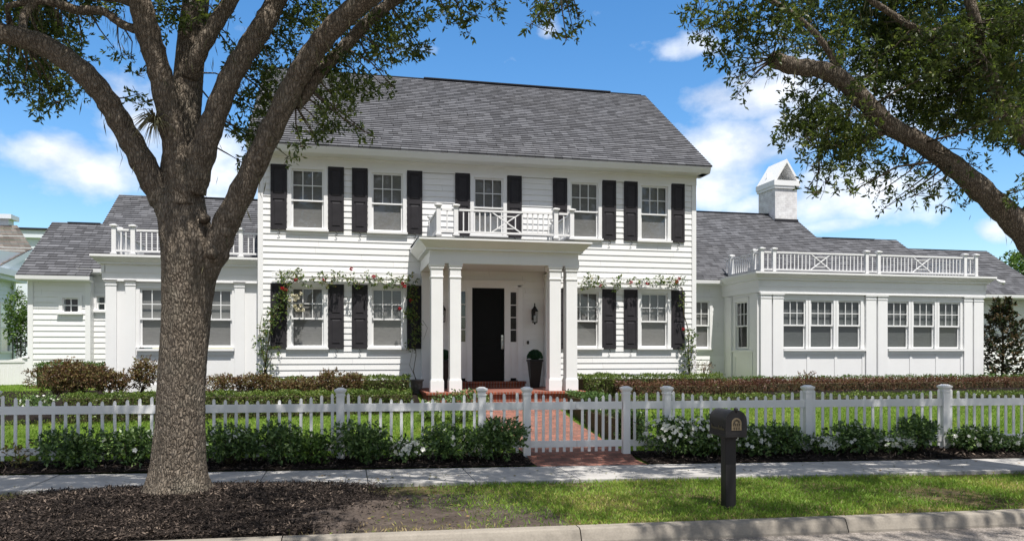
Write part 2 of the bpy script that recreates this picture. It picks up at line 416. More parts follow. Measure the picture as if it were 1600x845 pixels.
# street
b = B()
for X in xs: b.v += [(X,-6,-.14),(X,Yk(X)-.35,-.14),(X,Yk(X)-.0,-.125)]
for i in range(len(xs)-1):
    for j in range(2): b.f.append([i*3+j,(i+1)*3+j,(i+1)*3+j+1,i*3+j+1]); b.m.append(0); b.sm.append(True)
tag(obj('street', b, M['street']), kind='structure')
# kerb in cast lengths
b = B(); jx = [-40+3.05*k for k in range(30)]
jx = [x+ (2.42-(-40+3.05*14))%3.05-0.0 for x in jx]
for xa, xb in zip(jx, jx[1:]):
    xa += .006; xb -= .006
    prof = [(-.06,-.16),(-.055,-.10),(-.02,-.02),(.0,.012),(.03,.026),(.15,.026),(.165,.015),(.165,-.2),(-.06,-.2)]
    vs = []
    for X in (xa, xb): vs += [(X, Yk(X)+p, q) for p, q in prof]
    n = len(prof); b.add(vs, [(i,(i+1)%n,n+(i+1)%n,n+i) for i in range(n)]); b.add(vs, [tuple(range(n)), tuple(range(2*n-1,n-1,-1))])
tag(obj('kerb', b, M['kerb']), kind='structure')
# sidewalk slabs
b = B(); X = -36.0; joints = []
while X < 46:
    joints.append(X); X += 1.50
sh = (0.30-joints[0]) % 1.5
joints = [x+sh for x in joints]
for xa, xb in zip(joints, joints[1:]):
    xa += .005; xb -= .005; dz = random.uniform(-.003,.003)
    z1 = .05+dz
    def skew(X, t): return X+ .12*t
    p = [(xa,Ysf(xa)),(xb,Ysf(xb)),(xb,Ysb(xb)),(xa,Ysb(xa))]
    vs = [(x,y,-.05) for x,y in p]+[(x,y,z1) for x,y in p]
    b.add(vs, [(0,3,2,1),(4,5,6,7),(0,1,5,4),(1,2,6,5),(2,3,7,6),(3,0,4,7)])
tag(obj('sidewalk', b, M['concrete'], bevel=.006), kind='structure')
# brick path
b = B(); PX0, PX1 = 3.0, 4.80
ys = [None]; P = []
for k in range(24):
    t = k/23.0; P.append(t)
for t in P:
    for X in (PX0, PX1):
        y0 = Ysb(X)+.004; Y = y0+(17.25-y0)*t; b.v.append((X, Y, gz(X,Y)+.035 if Y > Yf(X)-.2 else .055+(gz(X,Y)-.05)*.3))
for i in range(len(P)-1): b.f.append([2*i,2*i+1,2*i+3,2*i+2]); b.m.append(0); b.sm.append(True)
tag(obj('brick_path', b, M['paver']), kind='structure')
# mulch beds along the fence and before the house
def bedx(a, b_, n): return [a+(b_-a)*i/n for i in range(n+1)]
strip('mulch_bed', lambda X: Ysb(X)+.01, lambda X: Yf(X)+.22, M['mulch_soil'], .03, [0,.1,.4,.7,1], xlist=bedx(-30,2.96,40))
strip('mulch_bed', lambda X: Ysb(X)+.01, lambda X: Yf(X)+.22, M['mulch_soil'], .03, [0,.1,.4,.7,1], xlist=bedx(4.84,40,40))
strip('planting_bed', lambda X: 17.3, lambda X: 20.6, M['mulch_soil'], .012, [0,.25,.5,.75,1], xlist=bedx(-8.4,1.7,14))
strip('planting_bed', lambda X: 16.9, lambda X: 20.6, M['mulch_soil'], .012, [0,.25,.5,.75,1], xlist=bedx(5.65,24,20))
# mulch mound at the oak
MC = (-1.95, 9.95)
def mound(X, Y):
    dx, dy = (X-MC[0]), (Y-MC[1])
    if dx > 0: dx *= .80
    r = math.hypot(dx*.72, dy*1.05)
    return max(0.0, .10*math.exp(-(r/1.0)**2)+.035*math.exp(-(r/1.7)**4)) + (.03 if r < 2.2 else max(0, .03-(r-2.2)*.1))
b = B(); nx, ny = 70, 34
for i in range(nx+1):
    for j in range(ny+1):
        X = -7.2+9.6*i/nx; a, c_ = Yk(X)+.16, Ysf(X)-.02
        Y = a+(c_-a)*j/ny
        e = min(1, min(j, ny-j)/3.0)
        edge = math.hypot((X-MC[0])*(.88 if X < MC[0] else .84), (Y-MC[1]-(-.25 if X > 0 else 0))*.9)+.16*math.sin(X*3+Y*5)+.1*math.sin(X*7-Y*3)
        h = mound(X,Y)*e+.010+random.uniform(0,.016)
        bq = ((X-.55)/1.15)**2+((Y-8.75)/.68)**2+.35*math.sin(X*5+Y*3)+.2*math.sin(X*11-Y*9)
        if edge > 2.0: h = .006+.006*math.sin(X*9+Y*7)
        if edge > 2.05 and bq > 1.0: h = -.008
        b.v.append((X,Y,h))
for i in range(nx):
    for j in range(ny):
        q = [i*(ny+1)+j,(i+1)*(ny+1)+j,(i+1)*(ny+1)+j+1,i*(ny+1)+j+1]
        xm = b.v[q[0]][0]; ym = b.v[q[0]][1]
        bare = ((xm-.55)/1.05)**2+((ym-8.75)/.62)**2+.35*math.sin(xm*5+ym*3)+.2*math.sin(xm*11-ym*9) < .95
        bare = bare or math.hypot((xm-MC[0])*(.88 if xm < MC[0] else .84), (ym-MC[1]-(-.25 if xm > 0 else 0))*.9) > 2.0
        b.f.append(q); b.m.append(1 if bare else 0); b.sm.append(True)
tag(obj('mulch_mound', b, [M['mulch_soil'], M['bare_soil']]), kind='structure')

# ---- stuff: grass and chips
def blades(name, X, Y, Z, size, mat, rnd, wid=.12):
    n = len(X); pos = np.stack([X,Y,Z],1); d = RNG.normal(size=(n,3))*np.array([.8,.8,.15])+np.array([0,0,1.0])
    return tag(leaf_mesh(name, pos, d, size, wid, mat, None, rnd, .1), kind='stuff')
gzv = np.vectorize(gz)
n = 150000
X = RNG.uniform(-7, 15, n); yk = 7.93-.055*X; ysf = 10.93-.09*X
Y = yk+.15+(ysf-yk-.12)*RNG.random(n)
nz = hash_noise(X,Y,2.2,3); nz2 = hash_noise(X,Y,.9,5)
right_dirt = np.exp(-(((X-9.4)/1.3)**2+((Y-10.05)/.22)**2))+np.exp(-(((X-12.3)/.9)**2+((Y-9.7)/.35)**2))
edge = np.hypot((X-MC[0])*np.where(X < MC[0], .88, .84), (Y-MC[1]-np.where(X > 0,-.25,0))*.9)
bareq = ((X-.55)/1.05)**2+((Y-8.75)/.62)**2+.35*np.sin(X*5+Y*3)
dens = np.clip((edge-1.85)*1.6, 0, 1)*np.clip((bareq-.7)*1.6,.10,1)*np.clip(nz*1.5+.25, .12, 1)*np.clip(1-right_dirt*1.3,.03,1)
dens *= np.clip(.4+(X-1.4)*.5, .35, 1)
k = RNG.random(n) < dens; k &= np.hypot(X-4.49, Y-8.47) > .06
X, Y = X[k], Y[k]; nz, nz2 = nz[k], nz2[k]
dry = np.clip(.9-(X-.2)*.45, 0, .9)+np.where(X < -3, .5, 0)
edge_dry = np.exp(-((Y-(7.93-.055*X)-.2)/.25)**2)*.35
rnd = .30+.34*(nz2-.5)+.55*dry*.7+edge_dry+RNG.normal(size=len(X))*.18+.5*(nz-.45)
blades('verge_grass', X, Y, np.full(len(X), .0), .055*(.6+.8*RNG.random(len(X))), M['grass'], rnd, .16)
n = 190000
X = RNG.uniform(-13, 26, n); yf = 13.05-.088*X
Y = yf+.2+RNG.random(n)**1.15*np.where(X < 1.8, 4.6, 4.8)
k = ~((X > 2.95) & (X < 4.85)) & (Y < 17.6); X, Y = X[k], Y[k]
blades('lawn_grass', X, Y, gzv(X,Y)-.012, .06*(.6+.8*RNG.random(len(X))), M['grass'], .34+.35*(hash_noise(X,Y,1.6,8)-.5)+RNG.normal(size=len(X))*.14, .22)
n = 24000
X = RNG.uniform(-16, -7, n); Y = RNG.uniform(17, 23, n)
blades('lawn_grass', X, Y, gzv(X,Y)-.012, .06*(.6+.8*RNG.random(n)), M['grass'], .4+RNG.normal(size=n)*.15, .22)
# mulch chips
n = 120000
X = RNG.uniform(-6.8, 2.2, n); yk = 7.93-.055*X; ysf = 10.93-.09*X; Y = yk+.17+(ysf-yk-.17)*RNG.random(n)
edge = np.hypot((X-MC[0])*np.where(X < MC[0], .88, .84), (Y-MC[1]-np.where(X > 0,-.25,0))*.9)
bare = np.exp(-(((X-.55)/1.0)**2+((Y-8.75)/.6)**2))
k = (RNG.random(n) < np.clip((2.3-edge)*2,0,1)*np.clip(1.05-bare*1.25,.05,1)); X, Y = X[k], Y[k]
Z = np.array([mound(x,y) for x,y in zip(X,Y)])+.02
d = RNG.normal(size=(len(X),3))*np.array([1,1,.35]); up = np.tile([0,0,1.0],(len(X),1))
tag(leaf_mesh('mulch_chips', np.stack([X,Y,Z],1), d, .047*(.4+RNG.random(len(X))), .28, M['chip'], None, RNG.random(len(X))*.9+.12*(hash_noise(X,Y,3,4)-.3), .1, up), kind='stuff')
n = 36000
X = RNG.uniform(-12, 24, n); ysb = 12.25-.10*X; Y = ysb+.02+(13.2-.088*X-ysb)*RNG.random(n)
k = ~((X > 2.95) & (X < 4.85)); X, Y = X[k], Y[k]
d = RNG.normal(size=(len(X),3))*np.array([1,1,.4]); up = np.tile([0,0,1.0],(len(X),1))
tag(leaf_mesh('mulch_chips', np.stack([X,Y,gzv(X,Y)+.035],1), d, .075*(.4+RNG.random(len(X))), .3, M['chip'], None, RNG.random(len(X))*.93, .1, up), kind='stuff')
# fallen leaves scattered on verge and walk
n = 900
X = np.concatenate([RNG.uniform(-6, 14, 560), RNG.normal(.6, 1.0, 340)]); Y = 8.1-.06*X+RNG.random(n)*3.6
Zl = np.where(Y > 10.93-.09*X, .062, .03)
d = RNG.normal(size=(n,3))*np.array([1,1,.1]); up = np.tile([0,0,1.0],(n,1))
tag(leaf_mesh('fallen_leaves', np.stack([X,Y,Zl],1), d, np.full(n,.055), .45, M['weed_leaf'], None, None, .1, up), kind='stuff')

# ================================================================== THE HOUSE
HO = thing('house', 'white two storey clapboard house with black shutters, columned porch and low side wings', 'house', (3.72, 20.0, .9))
S = .155                                                     # clapboard exposure
def siding(b, x0, x1, z0, z1, Y, openings=(), lip=.017, exp=S, facing='y', sgn=-1):
    """clapboards on a wall in the plane Y (or X if facing x), real lap steps, with openings (a0,a1,z0,z1)"""
    def pt(a, dpt, z): return (a, Y+sgn*dpt, z) if facing == 'y' else (Y+sgn*dpt, a, z)
    k = 0; za = z0
    while za < z1-1e-4:
        zb = min(za+exp, z1)
        cuts = sorted({za, zb}|{z for o in openings for z in (o[2], o[3]) if za < z < zb})
        for ca, cb in zip(cuts, cuts[1:]):
            zm = (ca+cb)/2; iv = [(x0, x1)]
            for o in openings:
                if o[2] < zm < o[3]:
                    nv = []
                    for p, q in iv:
                        if o[1] <= p or o[0] >= q: nv.append((p,q)); continue
                        if o[0] > p: nv.append((p,o[0]))
                        if o[1] < q: nv.append((o[1],q))
                    iv = nv
            da = lip*(1-(ca-za)/exp)+.002; db = lip*(1-(cb-za)/exp)+.002
            for p, q in iv:
                b.quad(pt(p,da,ca), pt(q,da,ca), pt(q,db,cb), pt(p,db,cb))
                if ca == za: b.quad(pt(p,0,ca), pt(q,0,ca), pt(q,da,ca), pt(p,da,ca))
        za = zb
    return b

# ---- window kit (local: x across, y depth with -y outdoors, z up from the sill)
def make_window(gw, gh, cols, casing=.095, name='window', blind_m='blind', sill=True, top_only=True, proud=.035, blind_drop=1.0, apron=True):
    st = .045; ow = gw/2+st; W = ow+casing; zt = gh+2*st
    b = B()
    b.box(-W, -ow, -proud, .0, 0, zt+casing); b.box(ow, W, -proud, .0, 0, zt+casing); b.box(-ow, ow, -proud, .0, zt, zt+casing)
    b.box(-W-.01, W+.01, -proud-.02, -.0, zt+casing, zt+casing+.03)
    for sx in (-1,1): b.box(min(sx*ow,sx*(ow+.02)), max(sx*ow,sx*(ow+.02)), .0, .14, 0, zt)      # reveals
    b.box(-ow-.02, ow+.02, .0, .14, zt, zt+.02)
    w = obj(name, b, M['trim'], HO, local=True)
    mid = gh*.48+st
    for nm, za, zb, y in (('upper_sash', mid-.02, zt, .012), ('lower_sash', 0, mid+.025, .045)):
        b = B(); up = nm == 'upper_sash'
        b.box(-ow, -ow+st, y, y+.032, za, zb); b.box(ow-st, ow, y, y+.032, za, zb)
        b.box(-ow+st, ow-st, y, y+.032, za, za+(st+.012 if not up else .04)); b.box(-ow+st, ow-st, y, y+.032, zb-(.04 if not up else st), zb)
        if up:
            ga, gb = za+.04, zb-st
            for i in range(1, cols):
                x = -gw/2+gw*i/cols; b.box(x-.010, x+.010, y+.002, y+.026, ga, gb)
            zz = (ga+gb)/2; b.box(-gw/2, gw/2, y+.004, y+.024, zz-.010, zz+.010)
        obj(nm, b, M['trim'], w, local=True)
        b = B(); y_ = y+.016; b.quad((-ow+st-.004,y_,za+.02),(ow-st+.004,y_,za+.02),(ow-st+.004,y_,zb-.02),(-ow+st-.004,y_,zb-.02))
        obj('pane', b, M['glass'], w, local=True)
    b = B(); b.box(-ow-.015, ow+.015, .088, .093, zt-(zt-.0)*blind_drop, zt+.01)
    if blind_drop < 1: b.box(-ow+.01, ow-.01, .108, .125, zt*(1-blind_drop)-.03, zt*(1-blind_drop))
    obj('blind', b, M[blind_m], w, local=True)
    if blind_drop < 1:
        b = B(); b.box(-ow-.015, ow+.015, .45, .46, 0, zt); obj('room_shade', b, M['dark'], w, local=True)
    if sill:
        b = B(); b.box(-W-.025, W+.025, -proud-.055, .06, -.05, 0)
        if apron: b.box(-W, W, -proud+.012, .0, -.14, -.05)
        obj('sill', b, M['trim'], w, local=True)
    return w
def place(w, x, Y, z, rz=0):
    w.location = (x-HO.location.x, Y-HO.location.y, z-HO.location.z); w.rotation_euler = (0,0,rz)
    return w
# ---- shutter kit
def make_shutter(w=.39, h=1.63):
    b = B(); y0, y1 = -.052, -.02
    fr = .055
    b.box(-w/2, -w/2+fr, y0, y1, 0, h); b.box(w/2-fr, w/2, y0, y1, 0, h)
    for za, zb in ((0,.09),(h*.5-.045,h*.5+.045),(h-.08,h)): b.box(-w/2+fr, w/2-fr, y0, y1, za, zb)
    for za, zb in ((.09,h*.5-.045),(h*.5+.045,h-.08)):
        b.box(-w/2+fr, w/2-fr, y0+.016, y1, za, zb)
        c = (za+zb)/2; hx = w/2-fr-.03; hz = (zb-za)/2-.03
        v = [(-hx,y0+.016,c-hz),(hx,y0+.016,c-hz),(hx,y0+.016,c+hz),(-hx,y0+.016,c+hz)]
        v2 = [(-hx+.03,y0+.004,c-hz+.03),(hx-.03,y0+.004,c-hz+.03),(hx-.03,y0+.004,c+hz-.03),(-hx+.03,y0+.004,c+hz-.03)]
        b.add(v+v2, [(4,5,6,7),(0,1,5,4),(1,2,6,5),(2,3,7,6),(3,0,4,7)])
    s = obj('shutter', b, M['shutter'], HO, local=True)
    b = B(); pts = [(.0,-.055,.03),(.0,-.06,-.03),(.03,-.06,-.06),(.03,-.06,-.09),(.0,-.06,-.105),(-.03,-.06,-.10)]
    b.tube(pts, .007, 6); obj('shutter_hook', b, M['black'], s, local=True)
    return s
wm = make_window(.70, 1.42, 3)
sm_ = make_shutter()
ops = []; first = True; sfirst = True
ZU, ZL = 4.955, 1.985
WX = [-.95, 1.035, 3.68, 6.33, 8.35]
for z, xl in ((ZU, WX), (ZL, [WX[0],WX[1],WX[3],WX[4]])):
    for x in xl:
        w = wm if first else dup(wm, HO); first = False
        place(w, x, 20.0, z); ops.append((x-.42, x+.42, z-.03, z+1.53))
        for s in (-1,1):
            if z == ZL and ((x == WX[1] and False)): continue
            h = sm_ if sfirst else dup(sm_, HO); sfirst = False
            place(h, x+s*.698, 20.0, z-.03)
ops.append((2.78, 4.56, .9, 3.64))
b = siding(B(), -2.03, 9.48, .80, 6.53, 20.0, ops)
obj('front_wall', b, M['siding'], HO)
for xa in (-2.147, 9.47):
    b = B(); b.box(xa, xa+.126, 19.965, 20.06, .8, 6.53); obj('corner_board', b, M['trim'], HO)
for X, s in ((-2.13,-1),(9.58,1)):                          # gable ends
    b = siding(B(), 20.06, 28.8, .8, 6.53, X, facing='x', sgn=s)
    b.add([(X,20.0,6.53),(X,28.8,6.53),(X,24.4,10.2)], [(0,1,2)])
    obj('side_wall', b, M['siding'], HO)
b = B(); b.quad((-2.13,28.8,.8),(9.58,28.8,.8),(9.58,28.8,6.7),(-2.13,28.8,6.7)); obj('back_wall', b, M['siding'], HO)
# eaves
b = B()
b.extrude([(19.98,6.53),(19.955,6.53),(19.955,6.72),(19.93,6.74),(19.93,6.79),(19.98,6.79)], 'x', -2.15, 9.6)   # frieze
b.box(-2.34, 9.79, 19.60, 19.98, 6.785, 6.815)              # soffit
obj('frieze', b, M['trim'], HO)
b = B(); b.extrude([(19.60,6.79),(19.575,6.80),(19.52,6.90),(19.50,6.965),(19.62,6.965),(19.62,6.79)], 'x', -2.37, 9.82)
for X0, X1 in ((-2.37,-2.15),(9.6,9.82)):
    b.extrude([(19.62,6.785),(20.2,6.785),(20.2,6.80),(20.2,7.15),(19.62,6.96)], 'x', X0, X1)
obj('gutter', b, M['trim'], HO)
for X0, X1 in ((-2.36,-2.14),(9.59,9.81)):
    b = B(); b.extrude([(19.6,6.80),(24.4,10.28),(29.2,6.80),(29.2,6.98),(24.4,10.46),(19.6,6.98)], 'x', X0, X1); obj('rake_board', b, M['trim'], HO)

# ---- roofs: stepped shingle courses
def roof(b, uv, xa, xb, Ye, ze, run, pitch, back=None, lip=.022, row=.145, thick=.03):
    L = math.hypot(run, run*pitch); cy, sz = run/L, run*pitch/L
    v = 0.0
    while v < L-1e-4:
        w = min(v+row, L)
        def p(x, d, h): return (x, Ye+d*cy-h*sz, ze+d*sz+h*cy)
        b.quad(p(xa,v,lip), p(xb,v,lip), p(xb,w,0.001), p(xa,w,0.001)); uv.append([(xa,v+.01),(xb,v+.01),(xb,w-.01),(xa,w-.01)])
        b.quad(p(xa,v,0), p(xb,v,0), p(xb,v,lip), p(xa,v,lip)); uv.append([(xa,v+.01),(xb,v+.01),(xb,v+.02),(xa,v+.02)])
        v = w
    yr, zr = Ye+run, ze+run*pitch; back = back or run
    yb, zb = yr+back, zr-back*pitch
    b.quad((xa,yr,zr),(xb,yr,zr),(xb,yb,zb),(xa,yb,zb)); uv.append([(xa,0),(xb,0),(xb,L),(xa,L)])
    # sheathing edge and underside
    for X in (xa, xb):
        b.quad((X,Ye,ze-thick),(X,yr,zr-thick),(X,yr,zr+.002),(X,Ye,ze+.012)); uv.append([(X,.05)]*4)
        b.quad((X,yb,zb-thick),(X,yr,zr-thick),(X,yr,zr+.002),(X,yb,zb)); uv.append([(X,.05)]*4)
    b.quad((xa,Ye,ze-thick),(xb,Ye,ze-thick),(xb,yr,zr-thick),(xa,yr,zr-thick)); uv.append([(0,0)]*4)
    b.quad((xa,Ye,ze-thick),(xb,Ye,ze-thick),(xb,Ye,ze),(xa,Ye,ze)); uv.append([(xa,.02),(xb,.02),(xb,.03),(xa,.03)])
def roof_obj(name, args, mat='shingle', par=HO):
    b = B(); uv = []
    for a in args: roof(b, uv, *a)
    b.uv = uv; return obj(name, b, M[mat], par)
roof_obj('main_roof', [(-2.40, 9.85, 19.5, 6.975, 4.9, .722)])
b = B(); b.box(2.4, 8.6, 24.28, 24.52, 10.50, 10.535); b.box(-2.3, 9.7, 24.34, 24.46, 10.49, 10.518); obj('ridge_vent', b, M['dark_roofing'], HO)
for q in ((9.75, 16.4, 26.93, 27.15, 7.175, 7.20),(17.2, 19.4, 25.3, 25.5, 6.075, 6.10),(21.0, 23.0, 24.7, 24.9, 5.645, 5.67),(-8.2,-7.3, 25.4, 25.6, 5.755, 5.78),(-5.0,-2.2, 27.1, 27.3, 6.985, 7.01)):
    b = B(); b.box(*q); obj('ridge_vent', b, M['dark_roofing'], HO)
for q in ((9.5, 17.0, 22.5, 4.16, 4.55, .667), (16.95, 20.4, 22.5, 4.155, 2.9, .667), (20.35, 23.85, 22.0, 3.83, 2.8, .667)): roof_obj('right_roof', [q])
for q in ((-7.24, -2.0, 23.2, 4.19, 4.0, .70), (-8.64, -6.84, 22.9, 3.95, 2.6, .70)): roof_obj('left_roof', [q])
for xa, xb, Y, z in ((9.6,17,22.5,4.16),(17,20.4,22.5,4.155),(20.35,23.9,22.0,3.83),(-7.26,-5.7,23.2,4.19),(-8.66,-6.84,22.9,3.95)):
    b = B(); b.extrude([(Y-.03,z-.02),(Y-.02,z-.12),(Y+.03,z-.14),(Y+.03,z-.02)], 'x', xa, xb)
    b.box(xa, xb, Y+.028, Y+.32, z-.15, z-.135); obj('gutter', b, M['trim'], HO)
# rear walls
rw = (10.60, 11.42, 1.95, 3.50)
obj('rear_wall', siding(B(), 9.6, 11.95, .85, 4.02, 22.8, [rw], facing='y'), M['siding'], HO)
b = siding(B(), 19.6, 23.7, .85, 3.7, 22.6, [(20.3,21.5,2.0,2.9)], facing='y')
obj('rear_wall', b, M['siding'], HO)
b = siding(B(), -8.36, -7.0, .9, 3.81, 23.2, [(-7.60,-7.21,2.95,3.36)], facing='y'); siding(b, -7.0, -5.6, .9, 4.06, 23.5, [(-6.83,-6.44,3.04,3.5)], facing='y')
obj('rear_wall', b, M['siding'], HO)
b = B(); b.box(-8.46,-8.33,23.16,23.3,.9,3.81); obj('corner_board', b, M['trim'], HO)
b = B(); b.box(-7.03,-6.90,23.16,23.55,.9,3.95); obj('corner_board', b, M['trim'], HO)
for X, Y0, Y1, Ym, zl, zt_ in ((-8.44,23.2,27.8,25.5,3.8,5.6),(-7.1,23.5,30.9,27.2,4.0,6.7),(16.9,22.8,31.3,27.05,4.1,7.0),(20.3,22.8,28,25.4,4.1,5.95),(23.7,22.3,27.3,24.8,3.7,5.5)):
    b = B(); b.box(X-.02,X+.02,Y0,Y1,.85,zl); b.add([(X,Y0,zl),(X,Y1,zl),(X,Ym,zt_)], [(0,1,2)]); obj('gable_wall', b, M['siding'], HO)
place(dup(wm, HO), 11.02, 22.8, 1.985)
# small square windows of the left rear
def small_window():
    b = B(); o, W, h = .20, .29, .40
    b.box(-W, -o, -.035, 0, 0, h+.09); b.box(o, W, -.035, 0, 0, h+.09); b.box(-o, o, -.035, 0, h, h+.09)
    for sx in (-1,1): b.box(min(sx*o,sx*(o+.02)), max(sx*o,sx*(o+.02)), 0, .12, 0, h)
    w = obj('window', b, M['trim'], HO, local=True)
    b = B(); b.box(-o,-o+.03,.02,.05,0,h); b.box(o-.03,o,.02,.05,0,h); b.box(-o+.03,o-.03,.02,.05,0,.03); b.box(-o+.03,o-.03,.02,.05,h-.03,h)
    b.box(-.012,.012,.022,.048,.03,h-.03); b.box(-o+.03,o-.03,.024,.046,h/2-.012,h/2+.012); obj('sash', b, M['trim'], w, local=True)
    b = B(); b.quad((-o+.02,.035,.02),(o-.02,.035,.02),(o-.02,.035,h-.02),(-o+.02,.035,h-.02)); obj('pane', b, M['glass'], w, local=True)
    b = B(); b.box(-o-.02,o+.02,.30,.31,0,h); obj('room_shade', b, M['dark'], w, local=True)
    b = B(); b.box(-W-.03, W+.03, -.09, .05, -.05, 0); obj('sill', b, M['trim'], w, local=True)
    return w
ws = small_window()
place(ws, -7.405, 23.2, 2.95)
place(dup(ws, HO), -6.63, 23.5, 3.03)
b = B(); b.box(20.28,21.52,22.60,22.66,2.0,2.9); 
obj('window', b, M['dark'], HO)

# ---- chimney
b = B(); b.box(15.98, 16.91, 26.5, 27.7, 6.3, 8.10); ch = obj('chimney', b, M['white_brick'], HO)
b = B(); b.box(15.93, 16.96, 26.45, 27.75, 8.10, 8.20); b.box(15.90, 16.99, 26.42, 27.78, 8.20, 8.40)
z0, z1 = 8.40, 9.22; xl, xr, xm = 15.92, 16.97, 16.445
for (xa, s) in ((xl,1),(xr,-1)):
    b.add([(xa,26.44,z0),(xa+s*.10,26.44,z0),(xm+s*-.0,26.44,z1-.14),(xm,26.44,z1),(xa,27.76,z0),(xa+s*.10,27.76,z0),(xm,27.76,z1-.14),(xm,27.76,z1)],
          [(0,1,2,3),(4,7,6,5),(0,3,7,4),(1,5,6,2)])
b.box(16.05,16.84,27.2,27.22,8.4,8.85)
obj('chimney_cap', b, M['trim'], ch)
b = B(); b.box(15.95,16.94,26.46,26.49,6.75,6.93); obj('flashing', b, M['dark_roofing'], ch)

# ---- railing kit
def post(b, x, y, z, h=.75, w=.10):
    b.box(x-w/2-.025, x+w/2+.025, y-w/2-.025, y+w/2+.025, z, z+.045)
    b.box(x-w/2, x+w/2, y-w/2, y+w/2, z+.045, z+h-.07)
    b.box(x-w/2-.015, x+w/2+.015, y-w/2-.015, y+w/2+.015, z+h-.07, z+h-.05)
    b.box(x-w/2-.035, x+w/2+.035, y-w/2-.035, y+w/2+.035, z+h-.05, z+h-.02)
    b.frustum(x, y, z+h-.02, w/2+.03, w/2+.03, z+h, w/4, w/4)
def railing(name, posts, z, panels, lab=None):
    """posts: (x,y); panels: (p0,p1,cross) between points"""
    R = B(); ro = None
    for p0, p1, cross in panels:
        a = Vector((*p0,0)); c = Vector((*p1,0)); d = (c-a); L = d.length; d.normalize(); nn = Vector((-d.y,d.x,0))
        for za, zb, w in ((z+.59,z+.635,.055),(z+.075,z+.125,.045)):
            v = [q+nn*s*w/2+Vector((0,0,zz)) for zz in (za,zb) for q, s in ((a,-1),(c,-1),(c,1),(a,1))]
            R.add(v, [(0,3,2,1),(4,5,6,7),(0,1,5,4),(1,2,6,5),(2,3,7,6),(3,0,4,7)])
    ro = obj(name, R, M['trim'], HO)
    for x, y in posts:
        b = B(); post(b, x, y, z); obj('post', b, M['trim'], ro)
    for p0, p1, cross in panels:
        a = Vector((*p0,0)); c = Vector((*p1,0)); d = (c-a); L = d.length; d.normalize()
        n = max(1, round(L/.128)); xr_ = None
        if cross:
            hw = cross/2; mid = L/2
            q0, q1 = a+d*(mid-hw), a+d*(mid+hw); zb_, zt_ = z+.125, z+.59
            b = B(); up = lambda q, zz: (q.x, q.y, zz)
            b.bar(up(q0,zb_), up(q1,zt_), .028); b.bar((q0.x,q0.y-.006,zt_), (q1.x,q1.y-.006,zb_), .028)
            r0, r1 = a+d*(mid-hw*.62), a+d*(mid+hw*.62); za, zc = zb_+.09, zt_-.09
            for u_, v_ in ((up(r0,za),up(r1,za)),(up(r0,zc),up(r1,zc)),(up(r0,za),up(r0,zc)),(up(r1,za),up(r1,zc))): b.bar(u_, v_, .024)
            obj('cross_brace', b, M['trim'], ro)
        for i in range(1, n):
            t = L*i/n
            if cross and abs(t-L/2) < cross/2+.03: continue
            q = a+d*t; b = B(); b.box(q.x-.014, q.x+.014, q.y-.014, q.y+.014, z+.125, z+.59)
            obj('baluster', b, M['trim'], ro)
    return ro
# ---- porch
b = B()
def ring(b, x0, x1, y0, y1, z0, z1): b.box(x0, x1, y0, y1, z0, z1)
b.box(1.87, 5.47, 17.70, 17.95, 3.93, 4.07); b.box(1.885, 5.455, 17.72, 17.95, 4.07, 4.22)
b.box(1.87, 2.12, 17.95, 19.97, 3.93, 4.07); b.box(1.885, 2.12, 17.95, 19.97, 4.07, 4.22)
b.box(5.22, 5.47, 17.95, 19.97, 3.93, 4.07); b.box(5.22, 5.455, 17.95, 19.97, 4.07, 4.22)
# crown: sloped cornice all round
def crown(b, x0, x1, yf, yb, z0, z1, out, lip=.06):
    ins = [(x0,yb),(x0,yf),(x1,yf),(x1,yb)]; ou = [(x0-out,yb),(x0-out,yf-out),(x1+out,yf-out),(x1+out,yb)]
    mid = [(x0-out*.35,yb),(x0-out*.35,yf-out*.35),(x1+out*.35,yf-out*.35),(x1+out*.35,yb)]
    rings = [(ins,z0),(mid,z0+.015),([(p[0]*.0+q[0],q[1]) for p,q in zip(ins,mid)],z0+.05),([((p[0]+2*q[0])/3,(p[1]+2*q[1])/3) for p,q in zip(mid,ou)],z1-lip-.05),(ou,z1-lip),(ou,z1)]
    for (ra,za),(rb,zb) in zip(rings, rings[1:]):
        for i in range(3): b.quad((*ra[i],za),(*ra[i+1],za),(*rb[i+1],zb),(*rb[i],zb))
crown(b, 1.885, 5.455, 17.72, 19.97, 4.22, 4.50, .27)
obj('porch_entablature', b, M['trim'], HO)
b = B(); o_ = .27
b.add([(1.60,17.44,4.50),(5.74,17.44,4.50),(5.74,19.97,4.56),(1.60,19.97,4.56)], [(0,1,2,3)])
obj('porch_deck', b, M['dark_roofing'], HO)
b = B(); b.box(2.10, 5.24, 17.93, 19.99, 4.0, 4.03); obj('porch_ceiling', b, M['trim'], HO)
def column(x0, x1, y0, z0=.95, z1=3.93, dep=.28):
    b = B(); y1 = y0+dep
    b.box(x0, x1, y0, y1, z0+.28, z1-.12)
    b.box(x0-.02, x1+.02, y0-.02, y1+.02, z0, z0+.26); b.box(x0-.012, x1+.012, y0-.012, y1+.012, z0+.26, z0+.29)
    b.box(x0-.014, x1+.014, y0-.014, y1+.014, z1-.33, z1-.30)
    b.box(x0-.02, x1+.02, y0-.02, y1+.02, z1-.12, z1-.06); b.box(x0-.035, x1+.035, y0-.035, y1+.035, z1-.06, z1-.003)
    return obj('porch_column', b, M['trim'], HO)
for x0, x1 in ((1.92,2.19),(2.355,2.61),(4.745,5.02),(5.16,5.43)): column(x0, x1, 17.72)
column(1.9, 2.15, 19.80, dep=.17); column(5.19, 5.44, 19.80, dep=.17)
